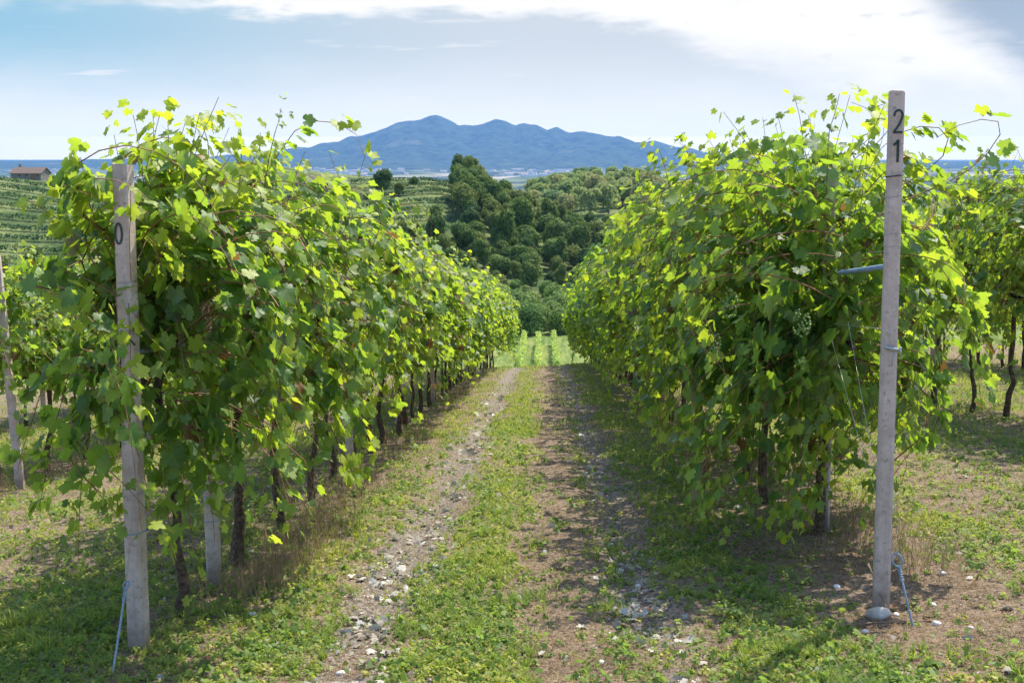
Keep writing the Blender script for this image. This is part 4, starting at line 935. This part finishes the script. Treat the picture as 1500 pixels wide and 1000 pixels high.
def gable(b, x0, x1, y0, y1, z0, z1, ov, th):
    ym = (y0 + y1) / 2
    for s_ in (0, 1):
        ya = (y0 - ov) if s_ == 0 else (y1 + ov); za = z0 - ov * (z1 - z0) / ((y1 - y0) / 2)
        V = [(x0 - ov, ya, za), (x1 + ov, ya, za), (x1 + ov, ym, z1), (x0 - ov, ym, z1)]; V += [(a_, b__, c_ + th) for a_, b__, c_ in V]
        q = [(3, 2, 1, 0), (4, 5, 6, 7), (0, 1, 5, 4), (1, 2, 6, 5), (2, 3, 7, 6), (3, 0, 4, 7)]
        b.add(V, q)
def farmhouse(x, y, L, D, hw, hr, rz, label, cat='house'):
    z = float(H(x, y)); r = empty('farmhouse', (x, y, z), label, cat, None, rz)
    b = MB(); b.box(-L / 2, L / 2, -D / 2, D / 2, -2, hw)
    for sx in (-L / 2, L / 2 - .3): b.add([(sx, -D / 2, hw), (sx + .3, -D / 2, hw), (sx + .3, 0, hr - .05), (sx, 0, hr - .05), (sx, D / 2, hw), (sx + .3, D / 2, hw)], [(0, 1, 2, 3), (3, 2, 5, 4)], [(0, 3, 4), (1, 5, 2)])
    link('wall', b.mesh('wall', M_RUBBLE), r)
    b = MB(); gable(b, -L / 2, L / 2, -D / 2, D / 2, hw, hr, .35, .16); rf = link('roof', b.mesh('roof', M_TILE), r)
    b = MB(); b.box(-L / 2 + .5, -L / 2 + 1.1, .6, 1.3, hw, hr + .9); link('chimney', b.mesh('chimney', M_RUBBLE), rf)
    b = MB(); b.box(L * .17, L * .17 + 1.3, -D / 2 - .06, -D / 2 + .1, 0, hw * .8); link('door', b.mesh('door', M_DOOR), r)
    for wx in (-L * .25, -L * .02, L * .36):
        b = MB(); b.box(wx, wx + .7, -D / 2 - .04, -D / 2 + .1, hw * .45, hw * .78); link('window', b.mesh('window', M_GLASSD), r)
    return r
farmhouse(-130.5, 320, 8.2, 4.6, 1.6, 2.9, rad(-9), 'old stone farmhouse with brown tiled gable roof on the left hilltop')
farmhouse(-53.5, 288, 8, 6, 2.6, 4.2, rad(12), 'brown roofed farmhouse half hidden behind the leaves left of centre')

def town_mesh(seed):
    rng = np.random.default_rng(seed); L, D, hh = rng.uniform(14, 44), rng.uniform(10, 18), rng.uniform(6, 12)
    w_ = MB(); w_.box(-L / 2, L / 2, -D / 2, D / 2, -3, hh)
    r = MB()
    if L > 32: r.box(-L / 2 - .4, L / 2 + .4, -D / 2 - .4, D / 2 + .4, hh + .01, hh + .7)
    else: gable(r, -L / 2, L / 2, -D / 2, D / 2, hh, hh + 3.0, .5, .4)
    g = MB()
    for k in range(int(L / 4)):
        for s_ in range(int(hh // 3)): g.box(-L / 2 + 1.2 + k * 4, -L / 2 + 2.6 + k * 4, -D / 2 - .1, -D / 2 + .1, 1 + s_ * 3, 2.5 + s_ * 3)
    return w_.mesh('wall', M_WHITE), r.mesh('roof', M_TERRA if L <= 32 else M_WHITE), g.mesh('windows', M_GLASSD)
TOWN = [town_mesh(800 + k) for k in range(8)]
rt = random.Random(77)
def town(n, p0, p1, d0, d1, label, group):
    for k in range(n):
        p = rt.gauss((p0 + p1) / 2, (p1 - p0) / 4); d = d0 + (d1 - d0) * rt.random() ** .8
        x = (p - 798) / F * d; t3 = TOWN[rt.randrange(8)]
        o = empty('town_building', (x, d, PLAIN), label, 'building', group, rt.uniform(-.5, .5))
        s = rt.uniform(.8, 1.5); o.scale = (s, s, s * .9)
        for nm_, me_ in zip(('wall', 'roof'), t3[:2]): link(nm_, me_, o)
town(80, 385, 620, 5200, 9000, 'pale building of the town on the plain, left of the mountain foot', 'buildings of the town on the plain')
town(85, 720, 970, 5600, 8500, 'pale building of the town on the plain, below the mountain', 'buildings of the town below the mountain')
town(45, -20, 170, 4500, 8000, 'pale building on the plain behind the left farmhouse', 'buildings on the plain at the left edge')
town(25, 980, 1330, 5200, 9000, 'pale building on the plain seen through the right vines', 'buildings on the plain at right')
# church
r = empty('church', ((407 - 798) / F * 4900, 4900, PLAIN), 'white church with a pointed bell tower rising above the town', 'church')
b = MB(); b.box(-14, 14, -8, 8, -2, 14); gable(b, -14, 14, -8, 8, 14, 21, .3, .4); link('nave', b.mesh('nave', M_WHITE), r)
b = MB(); b.box(-22, -15, -4, 4, -2, 34); link('bell_tower', b.mesh('bell_tower', M_WHITE), r)
b = MB(); b.prism([(-22.4, -4.4), (-14.6, -4.4), (-14.6, 4.4), (-22.4, 4.4)], 34.02, 44, [(-18.6, -.1), (-18.4, -.1), (-18.4, .1), (-18.6, .1)]); link('spire', b.mesh('spire', M_WHITE), r)

# ------------------------------------------------------------------ haze
m, t, out = new_mat('haze air')
pv = t.new('ShaderNodeVolumePrincipled', {'Color': (.19, .42, .86, 1), 'Density': 6.2e-5, 'Anisotropy': .1})
t.l.new(pv.outputs[0], out.inputs['Volume'])
b = MB(); zt = float(max(ZZ.max(), (gz + PLAIN).max())) + 15; b.box(-27500, 27500, -1500, 26500, PLAIN - 36, zt)
hz_ = link('haze', b.mesh('haze', m)); tag(hz_, 'pale blue haze lying over the plain', 'haze', kind='stuff')
print('faces', sum(len(m_.polygons) for m_ in bpy.data.meshes), 'vines', nv, 'objects', len(bpy.data.objects))
